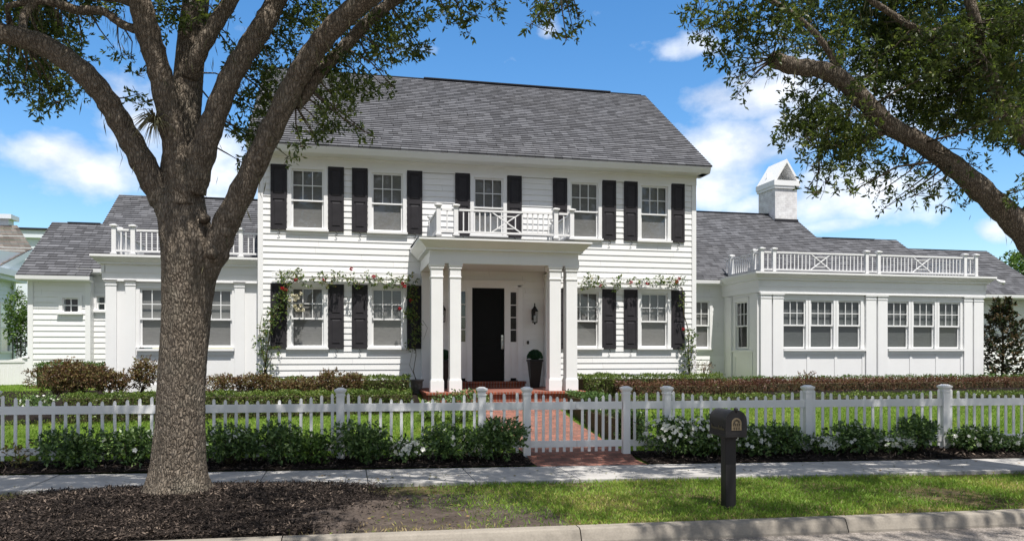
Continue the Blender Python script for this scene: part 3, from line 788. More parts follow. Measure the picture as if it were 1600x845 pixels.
railing('balcony_railing', [(2.10,17.86),(2.51,17.86),(4.93,17.86),(5.33,17.86),(2.10,19.5),(5.33,19.5)], 4.585,
        [((2.15,17.86),(2.46,17.86),0),((2.56,17.86),(4.88,17.86),.70),((4.98,17.86),(5.28,17.86),0),
         ((2.10,17.91),(2.10,19.45),0),((5.33,17.91),(5.33,19.45),0),((2.10,19.55),(2.10,19.96),0),((5.33,19.55),(5.33,19.96),0)])
# brick base and steps
b = B(); b.box(1.82, 5.55, 17.55, 19.98, .2, .885); b.box(1.78, 5.59, 17.50, 17.62, .885, .945)
b.box(1.78, 1.9, 17.62, 19.98, .885, .945); b.box(5.47, 5.59, 17.62, 19.98, .885, .945)
b.box(2.75, 4.85, 17.20, 17.55, .2, .66); b.box(2.73, 4.87, 17.17, 17.50, .66, .72)
b.box(2.72, 4.60, 19.64, 19.99, .94, 1.045); b.box(2.70, 4.62, 19.61, 19.99, 1.045, 1.10)
obj('brick_steps', b, M['brick'], HO, bevel=.008)
b = B(); b.box(1.9, 5.47, 17.62, 19.98, .885, .948); obj('porch_floor', b, M['brick_floor'], HO)
# ---- door
b = B(); Y0 = 19.955
b.box(2.74, 2.86, Y0, 20.05, 1.10, 3.60); b.box(4.47, 4.60, Y0, 20.05, 1.10, 3.60)           # outer casings
b.box(3.10, 3.235, Y0, 20.05, 1.10, 3.56); b.box(4.105, 4.24, Y0, 20.05, 1.10, 3.56)
b.box(2.86, 4.47, Y0, 20.05, 3.56, 3.66); b.box(2.70, 4.64, 19.93, 20.05, 3.66, 3.72); b.box(2.66, 4.68, 19.90, 20.05, 3.72, 3.76)
obj('door_frame', b, M['trim'], HO)
b = B(); b.box(3.235, 4.105, 20.0, 20.05, 1.11, 3.56)
for x0, x1, z0, z1 in ((3.33,4.01,1.30,2.05),(3.33,4.01,2.2,3.42)):
    b.box(x0, x1, 19.99, 20.0, z0, z1)
dr = obj('front_door', b, M['door'], HO, bevel=.006)
b = B(); b.box(4.02, 4.075, 19.975, 20.0, 1.95, 2.32); b.tube([(4.047,19.975,1.93),(4.047,19.93,1.97),(4.047,19.92,2.05),(4.047,19.93,2.14),(4.047,19.975,2.18)], .012, 8)
b.lathe([(.02,2.23),(.02,2.26)], 4.047, 19.96, 10); obj('handle', b, M['silver'], dr)
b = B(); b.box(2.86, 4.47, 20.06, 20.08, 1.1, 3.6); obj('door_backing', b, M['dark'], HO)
for x0, x1 in ((2.86,3.10),(4.24,4.47)):
    b = B(); f = .035
    b.box(x0, x0+f, 19.985, 20.03, 1.12, 3.56); b.box(x1-f, x1, 19.985, 20.03, 1.12, 3.56)
    b.box(x0+f, x1-f, 19.985, 20.03, 1.18, 2.14); b.box(x0+f, x1-f, 19.985, 20.03, 3.46, 3.56)
    for z in (2.46, 2.79, 3.12): b.box(x0+f, x1-f, 19.99, 20.025, z-.012, z+.012)
    b.box(x0+f+.03, x1-f-.03, 19.975, 19.985, 1.3, 2.0)
    sl = obj('sidelight', b, M['trim'], HO)
    b = B(); b.quad((x0+f,20.008,2.14),(x1-f,20.008,2.14),(x1-f,20.008,3.46),(x0+f,20.008,3.46)); obj('pane', b, M['glass'], sl)
    b = B(); b.box(x0, x1, 19.98, 20.03, 1.10, 1.12); obj('threshold', b, M['black'], sl)
b = B(); b.box(4.72, 4.77, 19.95, 19.99, 2.08, 2.17); obj('doorbell', b, M['black'], HO)
# wall lantern
def lantern(x, label):
    L = thing('wall_lantern', label, 'lantern', (x, 19.97, 2.6), 'lanterns beside the front door')
    y = 19.84
    b = B(); b.box(x-.05, x+.05, 19.95, 19.985, 2.72, 3.02); b.tube([(x,19.96,2.95),(x,19.90,3.05),(x,19.85,3.08),(x,19.84,3.02),(x,y,2.98)], .012, 8)
    obj('bracket', b, M['black'], L)
    b = B()
    b.lathe([(.01,3.17),(.02,3.14),(.015,3.10),(.05,3.04),(.085,2.985),(.09,2.96),(.07,2.955)][::-1], x, y, 12); obj('roof_cap', b, M['black'], L)
    b = B()
    for sx in (-1,1):
        for sy in (-1,1): b.bar((x+sx*.055,y+sy*.055,2.66),(x+sx*.07,y+sy*.07,2.96), .010)
    b.box(x-.06,x+.06,y-.06,y+.06,2.645,2.665); b.box(x-.075,x+.075,y-.075,y+.075,2.95,2.962)
    b.lathe([(.01,2.60),(.025,2.625),(.02,2.645)], x, y, 8); obj('cage', b, M['black'], L)
    b = B(); b.lathe([(.05,2.67),(.062,2.948)], x, y, 10); obj('glass_shade', b, M['glass'], L)
    b = B()
    for k in range(3):
        a = k*2.1; b.lathe([(.009,2.68),(.009,2.80),(.004,2.84)], x+.02*math.cos(a), y+.02*math.sin(a), 6)
    obj('candle', b, M['trim'], L)
lantern(4.90, 'black lantern on the porch wall to the right of the front door')
lantern(2.44, 'black lantern half hidden behind the left porch columns')

# ---- wings
def pilaster(b, x0, x1, Y, zb, zt, pr=.07):
    b.box(x0, x1, Y-pr, Y+.0, zb+.2, zt-.0); b.box(x0-.012, x1+.012, Y-pr-.015, Y, zb, zb+.2)
    b.box(x0-.01, x1+.01, Y-pr-.012, Y, zt-.13, zt-.105); b.box(x0-.025, x1+.025, Y-pr-.03, Y, zt-.025, zt)
# right wing
WR0, WR1, WY = 11.92, 19.64, 20.6
holes = []
gx = [13.04,13.97,14.90,16.58,17.51,18.44]
def flat_wall(b, x0, x1, z0, z1, Y, openings):
    siding(b, x0, x1, z0, z1, Y, openings, lip=0.0, exp=5.0)
b = B(); flat_wall(b, WR0, WR1, .85, 3.6, WY, [(x-.40,x+.40,1.93,3.45) for x in gx])
b.box(WR0,WR1,WY,WY+.03,3.6,4.2); b.box(WR1-.03,WR1,WY+.03,22.9,.85,4.2)
siding(b, 20.6, 22.9, .85, 4.2, WR0, [(21.25,22.05,1.93,3.42)], lip=0, exp=5, facing='x', sgn=-1)
obj('wing_wall', b, M['trim'], HO)
b = B(); flat_wall(b, -5.694, -2.1, .85, 3.6, 20.3, [(x-.40,x+.40,1.93,3.45) for x in (-4.55,-3.18)])
b.box(-5.69,-5.66,20.33,23.6,.85,4.2); b.box(-5.694,-2.1,20.3,20.33,3.6,4.2)
obj('wing_wall', b, M['trim'], HO)
for x0, x1 in ((11.92,12.27),(12.315,12.655),(15.44,15.79),(15.85,16.18),(18.93,19.235),(19.29,19.64)):
    b = B(); pilaster(b, x0, x1, WY, .85, 3.585); obj('pilaster', b, M['trim'], HO)
for x0, x1 in ((-5.694,-5.45),(-5.25,-5.02),(-2.73,-2.49)):
    b = B(); pilaster(b, x0, x1, 20.3, .85, 3.62); obj('pilaster', b, M['trim'], HO)
                                                     # side pilasters and panels of the right wing
for y0, y1 in ((22.2,22.5),(20.62,20.85)):
    b = B(); b.box(WR0-.07, WR0, y0, y1, .85, 3.585); b.box(WR0-.085, WR0, y0-.01, y1+.01, 3.44, 3.47); obj('pilaster', b, M['trim'], HO)
b = B(); b.box(WR0-.02, WR0, 21.0, 22.15, 1.70, 1.87)
b.box(WR0-.02, WR0, 21.0, 21.12, .9, 1.70); b.box(WR0-.02, WR0, 22.05, 22.15, .9, 1.70); b.box(WR0-.05, WR0, 20.9, 22.2, 1.86, 1.92)
obj('panel_trim', b, M['trim'], HO)
ww = make_window(.68, 1.36, 3, casing=.085, blind_m='blind_dark', sill=False, proud=.025)
for i, x in enumerate(gx): place(ww if i == 0 else dup(ww, HO), x, WY, 1.965)
wl = make_window(.68, 1.36, 3, casing=.085, sill=False, proud=.025)
place(wl, -4.55, 20.3, 1.985); place(dup(wl, HO), -3.18, 20.3, 1.985)
wsd = make_window(.62, 1.36, 3, casing=.085, blind_m='dark', sill=False, proud=.025)
place(wsd, WR0, 21.65, 1.965, -PI/2)
for x0, x1, Y in ((12.66,15.43,WY),(16.2,18.92,WY),(-5.0,-2.74,20.3)):
    b = B(); b.box(x0, x1, Y-.10, Y, 1.90, 1.955); b.box(x0+.02, x1-.02, Y-.045, Y, 1.80, 1.90); obj('sill', b, M['trim'], HO)
                                                   # panel stiles and rails under the windows
for xlst, Y in (((12.70,13.505,14.435,15.38),WY),((16.22,17.045,17.975,18.88),WY),((-4.98,-3.865,-2.78),20.3)):
    b = B()
    for x in xlst: b.box(x-.045, x+.045, Y-.022, Y, 1.08, 1.80)
    b.box(xlst[0]-.045, xlst[-1]+.045, Y-.022, Y, .88, 1.08); obj('panel_trim', b, M['trim'], HO)
    b = B(); b.box(xlst[0]-.045, xlst[-1]+.045, Y-.02, Y, 3.46, 3.54); obj('panel_trim', b, M['trim'], HO)
b = B()
def entab(b, x0, x1, yf, yb):
    b.box(x0-.03, x1+.03, yf-.10, yf-.001, 3.59, 3.63); b.box(x0-.0, x1+.0, yf-.075, yf-.001, 3.63, 3.80); b.box(x0-.012, x1+.012, yf-.09, yf-.001, 3.80, 3.99)
    for X, s in ((x0,-1),(x1,1)):
        b.box(min(X,X+s*.075), max(X,X+s*.075), yf-.075, yb, 3.63, 3.80); b.box(min(X,X+s*.09), max(X,X+s*.09), yf-.09, yb, 3.80, 3.99)
    crown(b, x0-.09, x1+.09, yf-.09, yb, 3.99, 4.215, .20, .05)
entab(b, WR0, WR1, WY, 22.8); obj('wing_cornice', b, M['trim'], HO)
b = B(); entab(b, -5.694, -2.147, 20.3, 23.4); obj('wing_cornice', b, M['trim'], HO)
for q in ((WR0-.28, WR1+.28, 20.32, 22.85, 4.19, 4.222),(-5.97, -2.1, 20.02, 23.5, 4.19, 4.222)):
    b = B(); b.box(*q); obj('wing_deck', b, M['dark_roofing'], HO)
railing('wing_railing', [(12.05,20.72),(12.45,20.72),(15.58,20.72),(16.0,20.72),(19.11,20.72),(19.52,20.72),(12.05,21.15),(12.05,22.55)], 4.222,
    [((12.10,20.72),(12.40,20.72),0),((12.50,20.72),(15.53,20.72),.66),((15.63,20.72),(15.95,20.72),0),((16.05,20.72),(19.06,20.72),.66),((19.16,20.72),(19.47,20.72),0),
     ((12.05,20.77),(12.05,21.10),0),((12.05,21.2),(12.05,22.5),0),((12.05,22.6),(12.05,23.0),0),((19.52,20.77),(19.52,23.2),0)])
railing('wing_railing', [(-5.55,20.42),(-5.12,20.42),(-2.6,20.42),(-5.55,20.95)], 4.25,
    [((-5.5,20.42),(-5.17,20.42),0),((-5.07,20.42),(-2.65,20.42),.66),((-2.55,20.42),(-2.16,20.42),0),((-5.55,20.47),(-5.55,20.9),0),((-5.55,21.0),(-5.55,23.3),0)])
b = B(); b.tube([(19.95,20.34,4.12),(20.02,20.30,4.06),(20.05,20.18,4.02)], [.03,.06,.075], 10); b.tube([(19.9,20.36,4.14),(19.97,20.34,4.12)], .02, 8)
obj('floodlight', b, M['flood'], HO)

# ================================================================== trellises and roses
def trellis(x0, x1, label, z0=3.60, z1=3.86):
    t = thing('trellis', label, 'trellis', ((x0+x1)/2, 19.9, 3.6), 'trellises over the lower windows')
    for z in (3.63, 3.74, 3.85):
        b = B(); b.box(x0, x1, 19.85, 19.88, z-.02, z+.02); obj('rail', b, M['trim'], t)
    n = 4
    for i in range(n):
        x = x0+.1+(x1-x0-.2)*i/(n-1); b = B(); b.box(x-.02, x+.02, 19.88, 19.965, 3.60, 3.88); obj('bracket', b, M['trim'], t)
    return t
trellis(-1.80, 1.80, 'white slatted trellis over the two lower windows left of the porch')
trellis(5.72, 9.10, 'white slatted trellis over the two lower windows right of the porch')
def rose(label, loc, stems, tufts, blooms, lm='rose_leaf', cream=()):
    t = thing('climbing_rose', label, 'rose plant', loc)
    b = B()
    for pts, r in stems: b.tube(pts, [r*(1-.6*i/(len(pts)-1)) for i in range(len(pts))], 6)
    obj('stem', b, M['stem'], t)
    P, Dd, Sz = [], [], []
    for (c, r, n) in tufts:
        q, d = ball_pts(int(n*1.15), c, r, .1); a, dd, s = sprays(q, d+np.array([0,-.3,-.1]), 5, .07, .065, 1.2); P.append(a); Dd.append(dd); Sz.append(s)
    leaf_mesh('foliage', np.concatenate(P), np.concatenate(Dd), np.concatenate(Sz), .55, M[lm], t)
    for lst, mt in ((blooms,'rose_red'),(cream,'rose_cream')):
        if not lst: continue
        P, Dd, Sz = [], [], []
        for c in lst:
            d = unit(RNG.normal(size=(26,3))); P.append(np.array(c)+d*.012); Dd.append(d); Sz.append(np.full(26,.045))
        leaf_mesh('blossoms', np.concatenate(P), np.concatenate(Dd), np.concatenate(Sz), .9, M[mt], t)
    return t
def W(px, py, Y=19.8):
    dx, dy = ray(px); D = Y/dy; return np.array([D*dx, Y, CZ+D*(HOR-py)/FPX])
st = [([W(412,590),W(418,545),W(425,500),W(440,470),W(452,445),W(470,432),W(540,434),W(640,438)], .02), ([W(418,590),W(410,550),W(405,515),W(410,490)], .013),([W(410,590),W(424,560),W(436,555)],.01)]
tf = [((W(x,y)), (rx,.12,rz), n) for x,y,rx,rz,n in ((415,575,.16,.3,34),(408,540,.2,.3,40),(420,510,.22,.25,48),(432,488,.2,.2,40),(440,470,.18,.2,36),(447,452,.14,.14,26),(450,432,.22,.14,46),(467,428,.14,.12,26),(480,442,.14,.08,10),
   (501,436,.16,.14,24),(515,445,.1,.06,8),(528,432,.14,.12,22),(550,436,.16,.14,24),(560,444,.1,.06,8),(573,432,.1,.12,14),(588,440,.12,.1,16),(605,438,.12,.17,24),(622,440,.14,.14,24),(642,438,.14,.16,22),(432,545,.12,.1,12))]
rose('climbing rose with red and cream blooms rising beside the leftmost lower shutter onto the trellis', (-1.95,19.8,.95), st, tf,
     [W(x,y,19.7) for x,y in ((441,450),(462,437),(507,437),(549,420),(584,432),(629,442),(446,453))], cream=[W(x+random.uniform(-8,8),y+random.uniform(-12,10),19.72) for x,y in ((464,470),(466,475),(462,478),(460,466))*3])
st = [([W(654,608,19.5),W(646,580),W(650,555),W(648,520),W(646,480),W(643,452)], .012), ([W(654,600,19.5),W(640,570),W(646,540)], .008),([W(660,500),W(668,512),W(662,530)],.006)]
tf = [((W(x,y)), (rx,.12,rz), n) for x,y,rx,rz,n in ((646,460,.14,.18,34),(645,490,.16,.22,40),(652,520,.13,.25,34),(641,540,.1,.15,14),(638,490,.14,.1,14))]
rose('dark rose vine covering the shutter left of the porch, growing from the grey urn', (1.8,19.6,.95), st, tf, [W(642,469,19.7),W(625,482,19.7),W(632,447,19.7)])
st = [([W(1078,588),W(1075,550),W(1077,520),W(1068,490),W(1066,450),W(1050,440),W(980,443),W(912,440)], .018), ([W(1074,588),W(1082,540),W(1085,520)], .01)]
tf = [((W(x,y)), (rx,.12,rz), n) for x,y,rx,rz,n in ((1074,575,.16,.25,30),(1076,548,.2,.22,42),(1078,525,.18,.16,36),(1066,470,.07,.25,14),(1064,442,.12,.12,18),(1050,440,.14,.12,22),(1030,438,.16,.1,24),(1010,440,.14,.08,14),(990,442,.14,.1,14),
   (964,440,.13,.16,24),(963,452,.08,.1,8),(940,444,.1,.08,10),(924,438,.2,.13,34),(912,444,.14,.1,16))]
rose('climbing rose rising beside the rightmost shutter and along the right trellis', (9.2,19.8,.95), st, tf, [W(x,y,19.7) for x,y in ((1061,435),(986,441),(1012,443),(1068,514),(938,446),(1058,440))])

# grey urn
U = thing('stone_urn', 'weathered dark grey urn beside the brick porch steps', 'urn', (1.62,19.0,.8))
ux, uy, _ = W(651,610,19.2); uz = .80
b = B(); b.lathe([(.10,uz),(.11,uz+.03),(.07,uz+.07),(.12,uz+.14),(.15,uz+.24),(.15,uz+.34),(.18,uz+.36),(.18,uz+.39),(.14,uz+.39),(.13,uz+.33)], ux, uy, 18); obj('bowl', b, M['urn'], U)
b = B(); b.lathe([(.15,uz-.06),(.15,uz)], ux, uy, 4); obj('foot', b, M['urn'], U)

# topiary planters on the porch
def topiary(x, label):
    t = thing('topiary_planter', label, 'planter', (x, 19.42, .948), 'topiary planters flanking the door')
    b = B(); b.frustum(x, 19.42, .95, .10, .10, 1.62, .17, .17); b.frustum(x, 19.42, 1.62, .185, .185, 1.68, .185, .185)
    obj('pot', b, M['pot'], t, bevel=.01)
    b = B(); b.lathe([(.05,1.66),(.13,1.70),(.15,1.78),(.12,1.88),(.03,1.93)], x, 19.42, 14); obj('core', b, M['topiary_leaf'], t)
    d = unit(RNG.normal(size=(2600,3))); d[:,2] = np.abs(d[:,2])*1.0-.15; p = np.array([x,19.42,1.74])+d*np.array([.195,.195,.215])*(.85+.17*RNG.random((2600,1)))
    leaf_mesh('foliage', p, d+RNG.normal(size=(2600,3))*.6, np.full(2600,.03), .55, M['topiary_leaf'], t)
topiary(4.80, 'clipped green ball in a tall tapered black planter right of the front door')
topiary(2.42, 'clipped ball planter half hidden behind the left porch columns')

# ================================================================== picket fence
def fence_pt(x): return Vector((x, Yf(x), 0))
FD = Vector((1, -.088, 0)).normalized(); FN = Vector((FD.y*-1, FD.x, 0))
picket_me = None
def picket_data(h):
    b = B(); w = .046; t = .011
    prof = [(-w/2,0),(w/2,0),(w/2,h-.03),(w*.34,h-.012),(w*.12,h),(-w*.12,h),(-w*.34,h-.012),(-w/2,h-.03)]
    b.extrude(prof, 'y', -t, t)
    return b
def fpost(par, x, z0=.0, top=1.29, w=.125):
    b = B(); h = w/2
    b.box(-h, h, -h, h, z0, top-.10); b.box(-h-.012, h+.012, -h-.012, h+.012, top-.14, top-.115)
    b.frustum(0, 0, top-.10, h, h, top-.055, h+.028, h+.028); b.box(-h-.03, h+.03, -h-.03, h+.03, top-.055, top-.025)
    b.frustum(0, 0, top-.025, h+.02, h+.02, top, h*.6, h*.6)
    o = obj('post', b, M['fence'], par, local=True); p = fence_pt(x)-org_of(par); o.location = (p.x, p.y, 0-org_of(par).z); o.rotation_euler = (0,0,math.atan2(FD.y,FD.x)); return o
PK = {}
def fsection(par, xa, xb, n, sag, zbot=.17, rails=True, hi=1.235, post_gap=True):
    pa, pb = fence_pt(xa), fence_pt(xb); L = (pb-pa).length
    if rails:
        for za, zb, w in ((.895,1.025,.045),(.25,.36,.045)):
            b = B(); b.box(0, L, -w/2, w/2, za, zb); o = obj('rail', b, M['fence'], par, local=True)
            p = pa-org_of(par); o.location = (p.x,p.y,-org_of(par).z); o.rotation_euler = (0,0,math.atan2(FD.y,FD.x))
    for i in range(n):
        t = (i+.75)/(n+.5); h = round(hi-sag*(1-(2*t-1)**2)**.8, 3)
        if h not in PK:
            o = obj('picket', picket_data(h-zbot), M['fence'], par, local=True); PK[h] = o
        else:
            o = PK[h].copy(); COL.objects.link(o); o.parent = par
        p = pa+FD*(L*t)-org_of(par); o.location = (p.x, p.y, zbot-org_of(par).z); o.rotation_euler = (0,0,math.atan2(FD.y,FD.x)+random.uniform(-.01,.01)); o.rotation_euler.y = random.uniform(-.008,.008)
FL = thing('picket_fence', 'white picket fence running left from the gate past the oak', 'fence', (-.1, Yf(-.1), .08))
for x in (-5.45-2.55+.02, -5.43, -2.74, -.093, 2.251): fpost(FL, x)
fpost(FL, 3.017, -.05)
for xa, xb, n in ((-7.98,-5.43,14),(-5.43,-2.74,14),(-2.74,-.093,15),(-.093,2.251,13),(2.251,3.017,3)): fsection(FL, xa, xb, n, .15 if n > 5 else .06)
# (the post just left of the frame keeps the swag of the leftmost section)
FR = thing('picket_fence', 'white picket fence running right from the gate behind the mailbox', 'fence', (8.0, Yf(8.0), .05))
fpost(FR, 4.752, -.05)
for x in (5.486, 8.085, 10.737, 13.35, 15.95): fpost(FR, x)
for xa, xb, n in ((4.752,5.486,3),(5.486,8.085,15),(8.085,10.737,16),(10.737,13.35,16),(13.35,15.95,16)): fsection(FR, xa, xb, n, .15 if n > 5 else .06)
GT = thing('garden_gate', 'white two leaf picket gate closing the brick path', 'gate', (3.88, Yf(3.88), .1))
for xa, xb in ((3.09,3.88),(3.89,4.68)):
    fsection(GT, xa, xb, 6, 0, .17, hi=1.14)
GT_p = [o for o in GT.children if o.name.startswith('picket')]
for i, o in enumerate(GT_p):                                 # gate pickets dip towards the meeting stiles
    k = abs(i-5.5)/5.5; o.scale = (1,1,(.93+.11*k**1.3))
b = B(); b.box(-.02, .03, -.05, -.02, .92, 1.0); o = obj('latch', b, M['trim'], GT, local=True); o.location = (0,0,-.1)

# ================================================================== mailbox
def mailbox():
    mx, my = 4.53, 8.55
    t = thing('mailbox', 'black domed mailbox on a square post at the kerb', 'mailbox', (mx, my, 0), None, math.radians(-2.5))
    b = B(); h = .068; b.box(-h, h, -h, h, -.1, .875); b.box(-h-.012, h+.012, -h-.012, h+.012, .84, .875); obj('post', b, M['black'], t, True, bevel=.006)
    W2, HB, L0, L1 = .122, .165, -.19, .27
    def dome(w, hb, n=14):
        return [(-w,0),(w,0)]+[(w*math.cos(PI*k/n), hb+w*math.sin(PI*k/n)) for k in range(n+1)]
    z0 = .905
    b = B(); pr = [(x, z+z0) for x, z in dome(W2, HB)]; b.extrude(pr, 'y', L0, L1); 
    o = obj('body', b, M['black'], t, True)
    b = B(); b.box(-.13, .13, L0-.02, L1+.01, .875, .905); obj('tray', b, M['black'], t, True, bevel=.004)
    b = B(); pr = [(x, z+z0-.004) for x, z in dome(W2+.012, HB)]; b.extrude(pr, 'y', L0-.022, L0+.012)
    b.lathe([(.02,z0+HB+W2-.02),(.026,z0+HB+W2+.02),(.012,z0+HB+W2+.036),(.002,z0+HB+W2+.04)], 0, L0-.008, 10)
    dr = obj('door', b, M['black'], t, True)
    b = B(); pr = [(x, z+z0+.055) for x, z in dome(.062, .085)]; b.extrude(pr, 'y', L0-.028, L0-.022); pl = obj('number_plate', b, M['brass'], dr, True)
    def txt(name, s, size, loc, rot, par):
        c = bpy.data.curves.new(name, 'FONT'); c.body = s; c.size = size; c.extrude = .002; c.align_x = 'CENTER'; c.align_y = 'CENTER'
        tmp = bpy.data.objects.new('tmp', c); COL.objects.link(tmp)
        dg = bpy.context.evaluated_depsgraph_get(); me = bpy.data.meshes.new_from_object(tmp.evaluated_get(dg))
        bpy.data.objects.remove(tmp); o = bpy.data.objects.new(name, me); COL.objects.link(o); o.parent = par; o.location = loc; o.rotation_euler = rot
        me.materials.clear(); me.materials.append(M['brass_letter'] if par is not pl else M['black']); return o
    # raised ornament and small cast figures on the plate (illegible in the photograph)
    b = B(); y = L0-.031
    for k in range(7):
        a = PI*k/6; b.tube([(.042*math.cos(a), y, z0+.145+.042*math.sin(a)),(.03*math.cos(a+.3), y, z0+.145+.03*math.sin(a+.3)),(.022*math.cos(a), y, z0+.145+.022*math.sin(a))], .004, 5)
    for i, x in enumerate((-.036,-.012,.012,.036)):
        b.tube([(x-.007,y,z0+.135),(x+.006,y,z0+.13),(x-.006,y,z0+.115),(x+.007,y,z0+.108)], .0035, 5)
    for i, x in enumerate((-.03,0,.03)):
        b.tube([(x+.01,y,z0+.09),(x-.008,y,z0+.088),(x+.008,y,z0+.072),(x-.008,y,z0+.068)], .0035, 5)
    obj('plate_relief', b, M['black'], pl, True)
    # flowing script along the side, worn and unreadable
    b = B(); x = -W2-.004; yy = .20
    r = random.Random(3); pts = []
    k = 0
    while yy > -.13:
        hgt = .05 if k in (0, 9) else (.045 if k in (12,) else .02)
        if k != 8: pts = [(x,yy,z0+.05),(x,yy-.006,z0+.05+hgt),(x,yy-.014,z0+.05+hgt*.8),(x,yy-.010,z0+.048),(x,yy-.022,z0+.055)]; b.tube(pts, .0035, 5)
        yy -= .022; k += 1
    obj('script_lettering', b, M['brass_letter'], o, True)
mailbox()

# ================================================================== planting
def hedge(name, label, x0, x1, yfun, depth, ztop, mat, dens=1500, group=None, jag=.05, lsize=.042, cat='hedge', zb=None):
    xm = (x0+x1)/2; zc = gz(xm, yfun(xm))
    t = thing(name, label, cat, (xm, yfun(xm), zc), group)
    L = x1-x0; zt = ztop
    H = zt-(zc-.1 if zb is None else zb)
    b = B(); n = max(2, int(L/.5))
    for i in range(n):
        xa, xb = x0+L*i/n+(.03 if i == 0 else -.02), x0+L*(i+1)/n-(.03 if i == n-1 else 0); y = yfun((xa+xb)/2)
        b.box(xa, xb, y-depth/2+.09, y+depth/2-.09, zt-H-.05, zt-.09)
    obj('twigs', b, M['stem'], t)
    n = int(dens*(L*H+L*depth+2*depth*H*.5))
    X = RNG.uniform(x0, x1, n); face = RNG.random(n); pf = L*H/(L*H+L*depth)
    Y = np.array([yfun(x) for x in X]); Z = np.empty(n); sY = np.empty(n); nd = np.zeros((n,3))
    fr = face < pf*.9
    jit = .04*np.sin(X*9.1)+.03*np.sin(X*23+1)+.02*np.sin(X*4.1)
    ins = RNG.exponential(.035, n)
    sY = np.where(fr, -depth/2+ins+jit*.6, RNG.uniform(-depth/2, depth/2, n))
    Z = np.where(fr, zt-H+H*RNG.random(n)**.9, zt-ins+jit*.5+RNG.normal(size=n)*jag*.35)
    nd[:,1] = np.where(fr, -1, -.2); nd[:,2] = np.where(fr, .25, 1)
    d = nd+RNG.normal(size=(n,3))*.8
    leaf_mesh('foliage', np.stack([X,Y+sY,Z],1), d, lsize*(.6+.8*RNG.random(n)), .6, mat, t, np.clip(.5+.22*hash_noise(X,Z*2,2.5,int(abs(x0*10)))-.11+RNG.normal(size=n)*.22,0,1))
    return t
def bush(name, label, c, r, mat, n=900, lsize=.06, k=6, group=None, flowers=0, fm='petal', cat='shrub', wid=.5, hollow=.35, stems=7, flr=None, topcov=.2, fsize=.042):
    c = np.array(c, float); r = np.array(r, float)
    zg = c[2]-r[2]
    t = thing(name, label, cat, (c[0], c[1], zg), group)
    b = B()
    for i in range(stems):
        a = random.uniform(0, 2*PI); q = c+np.array([math.cos(a)*r[0]*.7, math.sin(a)*r[1]*.7, random.uniform(-.1,.8)*r[2]])
        s = np.array([c[0]+random.uniform(-.08,.08), c[1]+random.uniform(-.05,.05), zg-.02]); b.tube([s, (s+q)/2+np.array([0,0,.05]), q], [.010,.007,.004], 5)
    obj('stem', b, M['stem'], t)
    lobes = [(c+np.array([math.cos(a)*r[0]*.45, math.sin(a)*r[1]*.45, z*r[2]]), r*random.uniform(.5,.68)) for a, z in ((random.uniform(0,6.28), random.uniform(-.3,.38)) for _ in range(7))]
    P, Dd, Sz = [], [], []
    for lc, lr in lobes:
        q, d = ball_pts(max(4,n//(7*k)), lc, lr, hollow); a_, dd, s = sprays(q, d+np.array([0,0,.35]), k, lsize*1.6, lsize, .9)
        P.append(a_); Dd.append(dd); Sz.append(s)
    P = np.concatenate(P); P[:,2] = np.maximum(P[:,2], zg+.02)
    leaf_mesh('foliage', P, np.concatenate(Dd), np.concatenate(Sz), wid, M[mat], t)
    if flowers:
        F = []
        for i in range(flowers):
            d = unit(RNG.normal(size=(1,3))+np.array([[0,-.9,.6]]))[0]; d[2] = d[2] if d[2] > -.3 else -d[2]; d[1] = -abs(d[1])
            F.append((c+d*r*random.uniform(.95,1.08), unit(d[None]+RNG.normal(size=(1,3))*.35)[0]))
        PP, DD, SS, UU = [], [], [], []
        for p, d in F:
            u = unit(np.cross(d, RNG.normal(size=3))[None])[0]; v = np.cross(d, u); s = fsize*random.uniform(.75,1.25)
            for kk in range(5):
                a = kk*2*PI/5; PP.append(p); DD.append(u*math.cos(a)+v*math.sin(a)+d*.25); SS.append(s); UU.append(d)
        leaf_mesh('blossoms', np.array(PP), np.array(DD), np.array(SS), .95, M[fm], t, None, .12, np.array(UU))
    return t
def in_bed(px, top, bot, wpx, label, n=900, fl=0, mat='shrub_leaf', s=-.28, group='flowering shrubs in the bed along the fence', lsize=.074, **k):
    dx, dy = ray(px); D = (13.05+s)/(dy+.088*dx); X = D*dx; Y = D*dy
    zg = gz(X,Y)+.03; zt = CZ+D*(HOR-top)/FPX; zt = max(zt, zg+.12)
    hr = (zt-zg)/2; rx = wpx*D/FPX/2
    return bush('bedding_shrub', label, (X, Y, zg+hr*1.02), (rx*1.05, min(.34, rx*1.0), hr*.96), mat, n, lsize, 6, group, fl, **k)
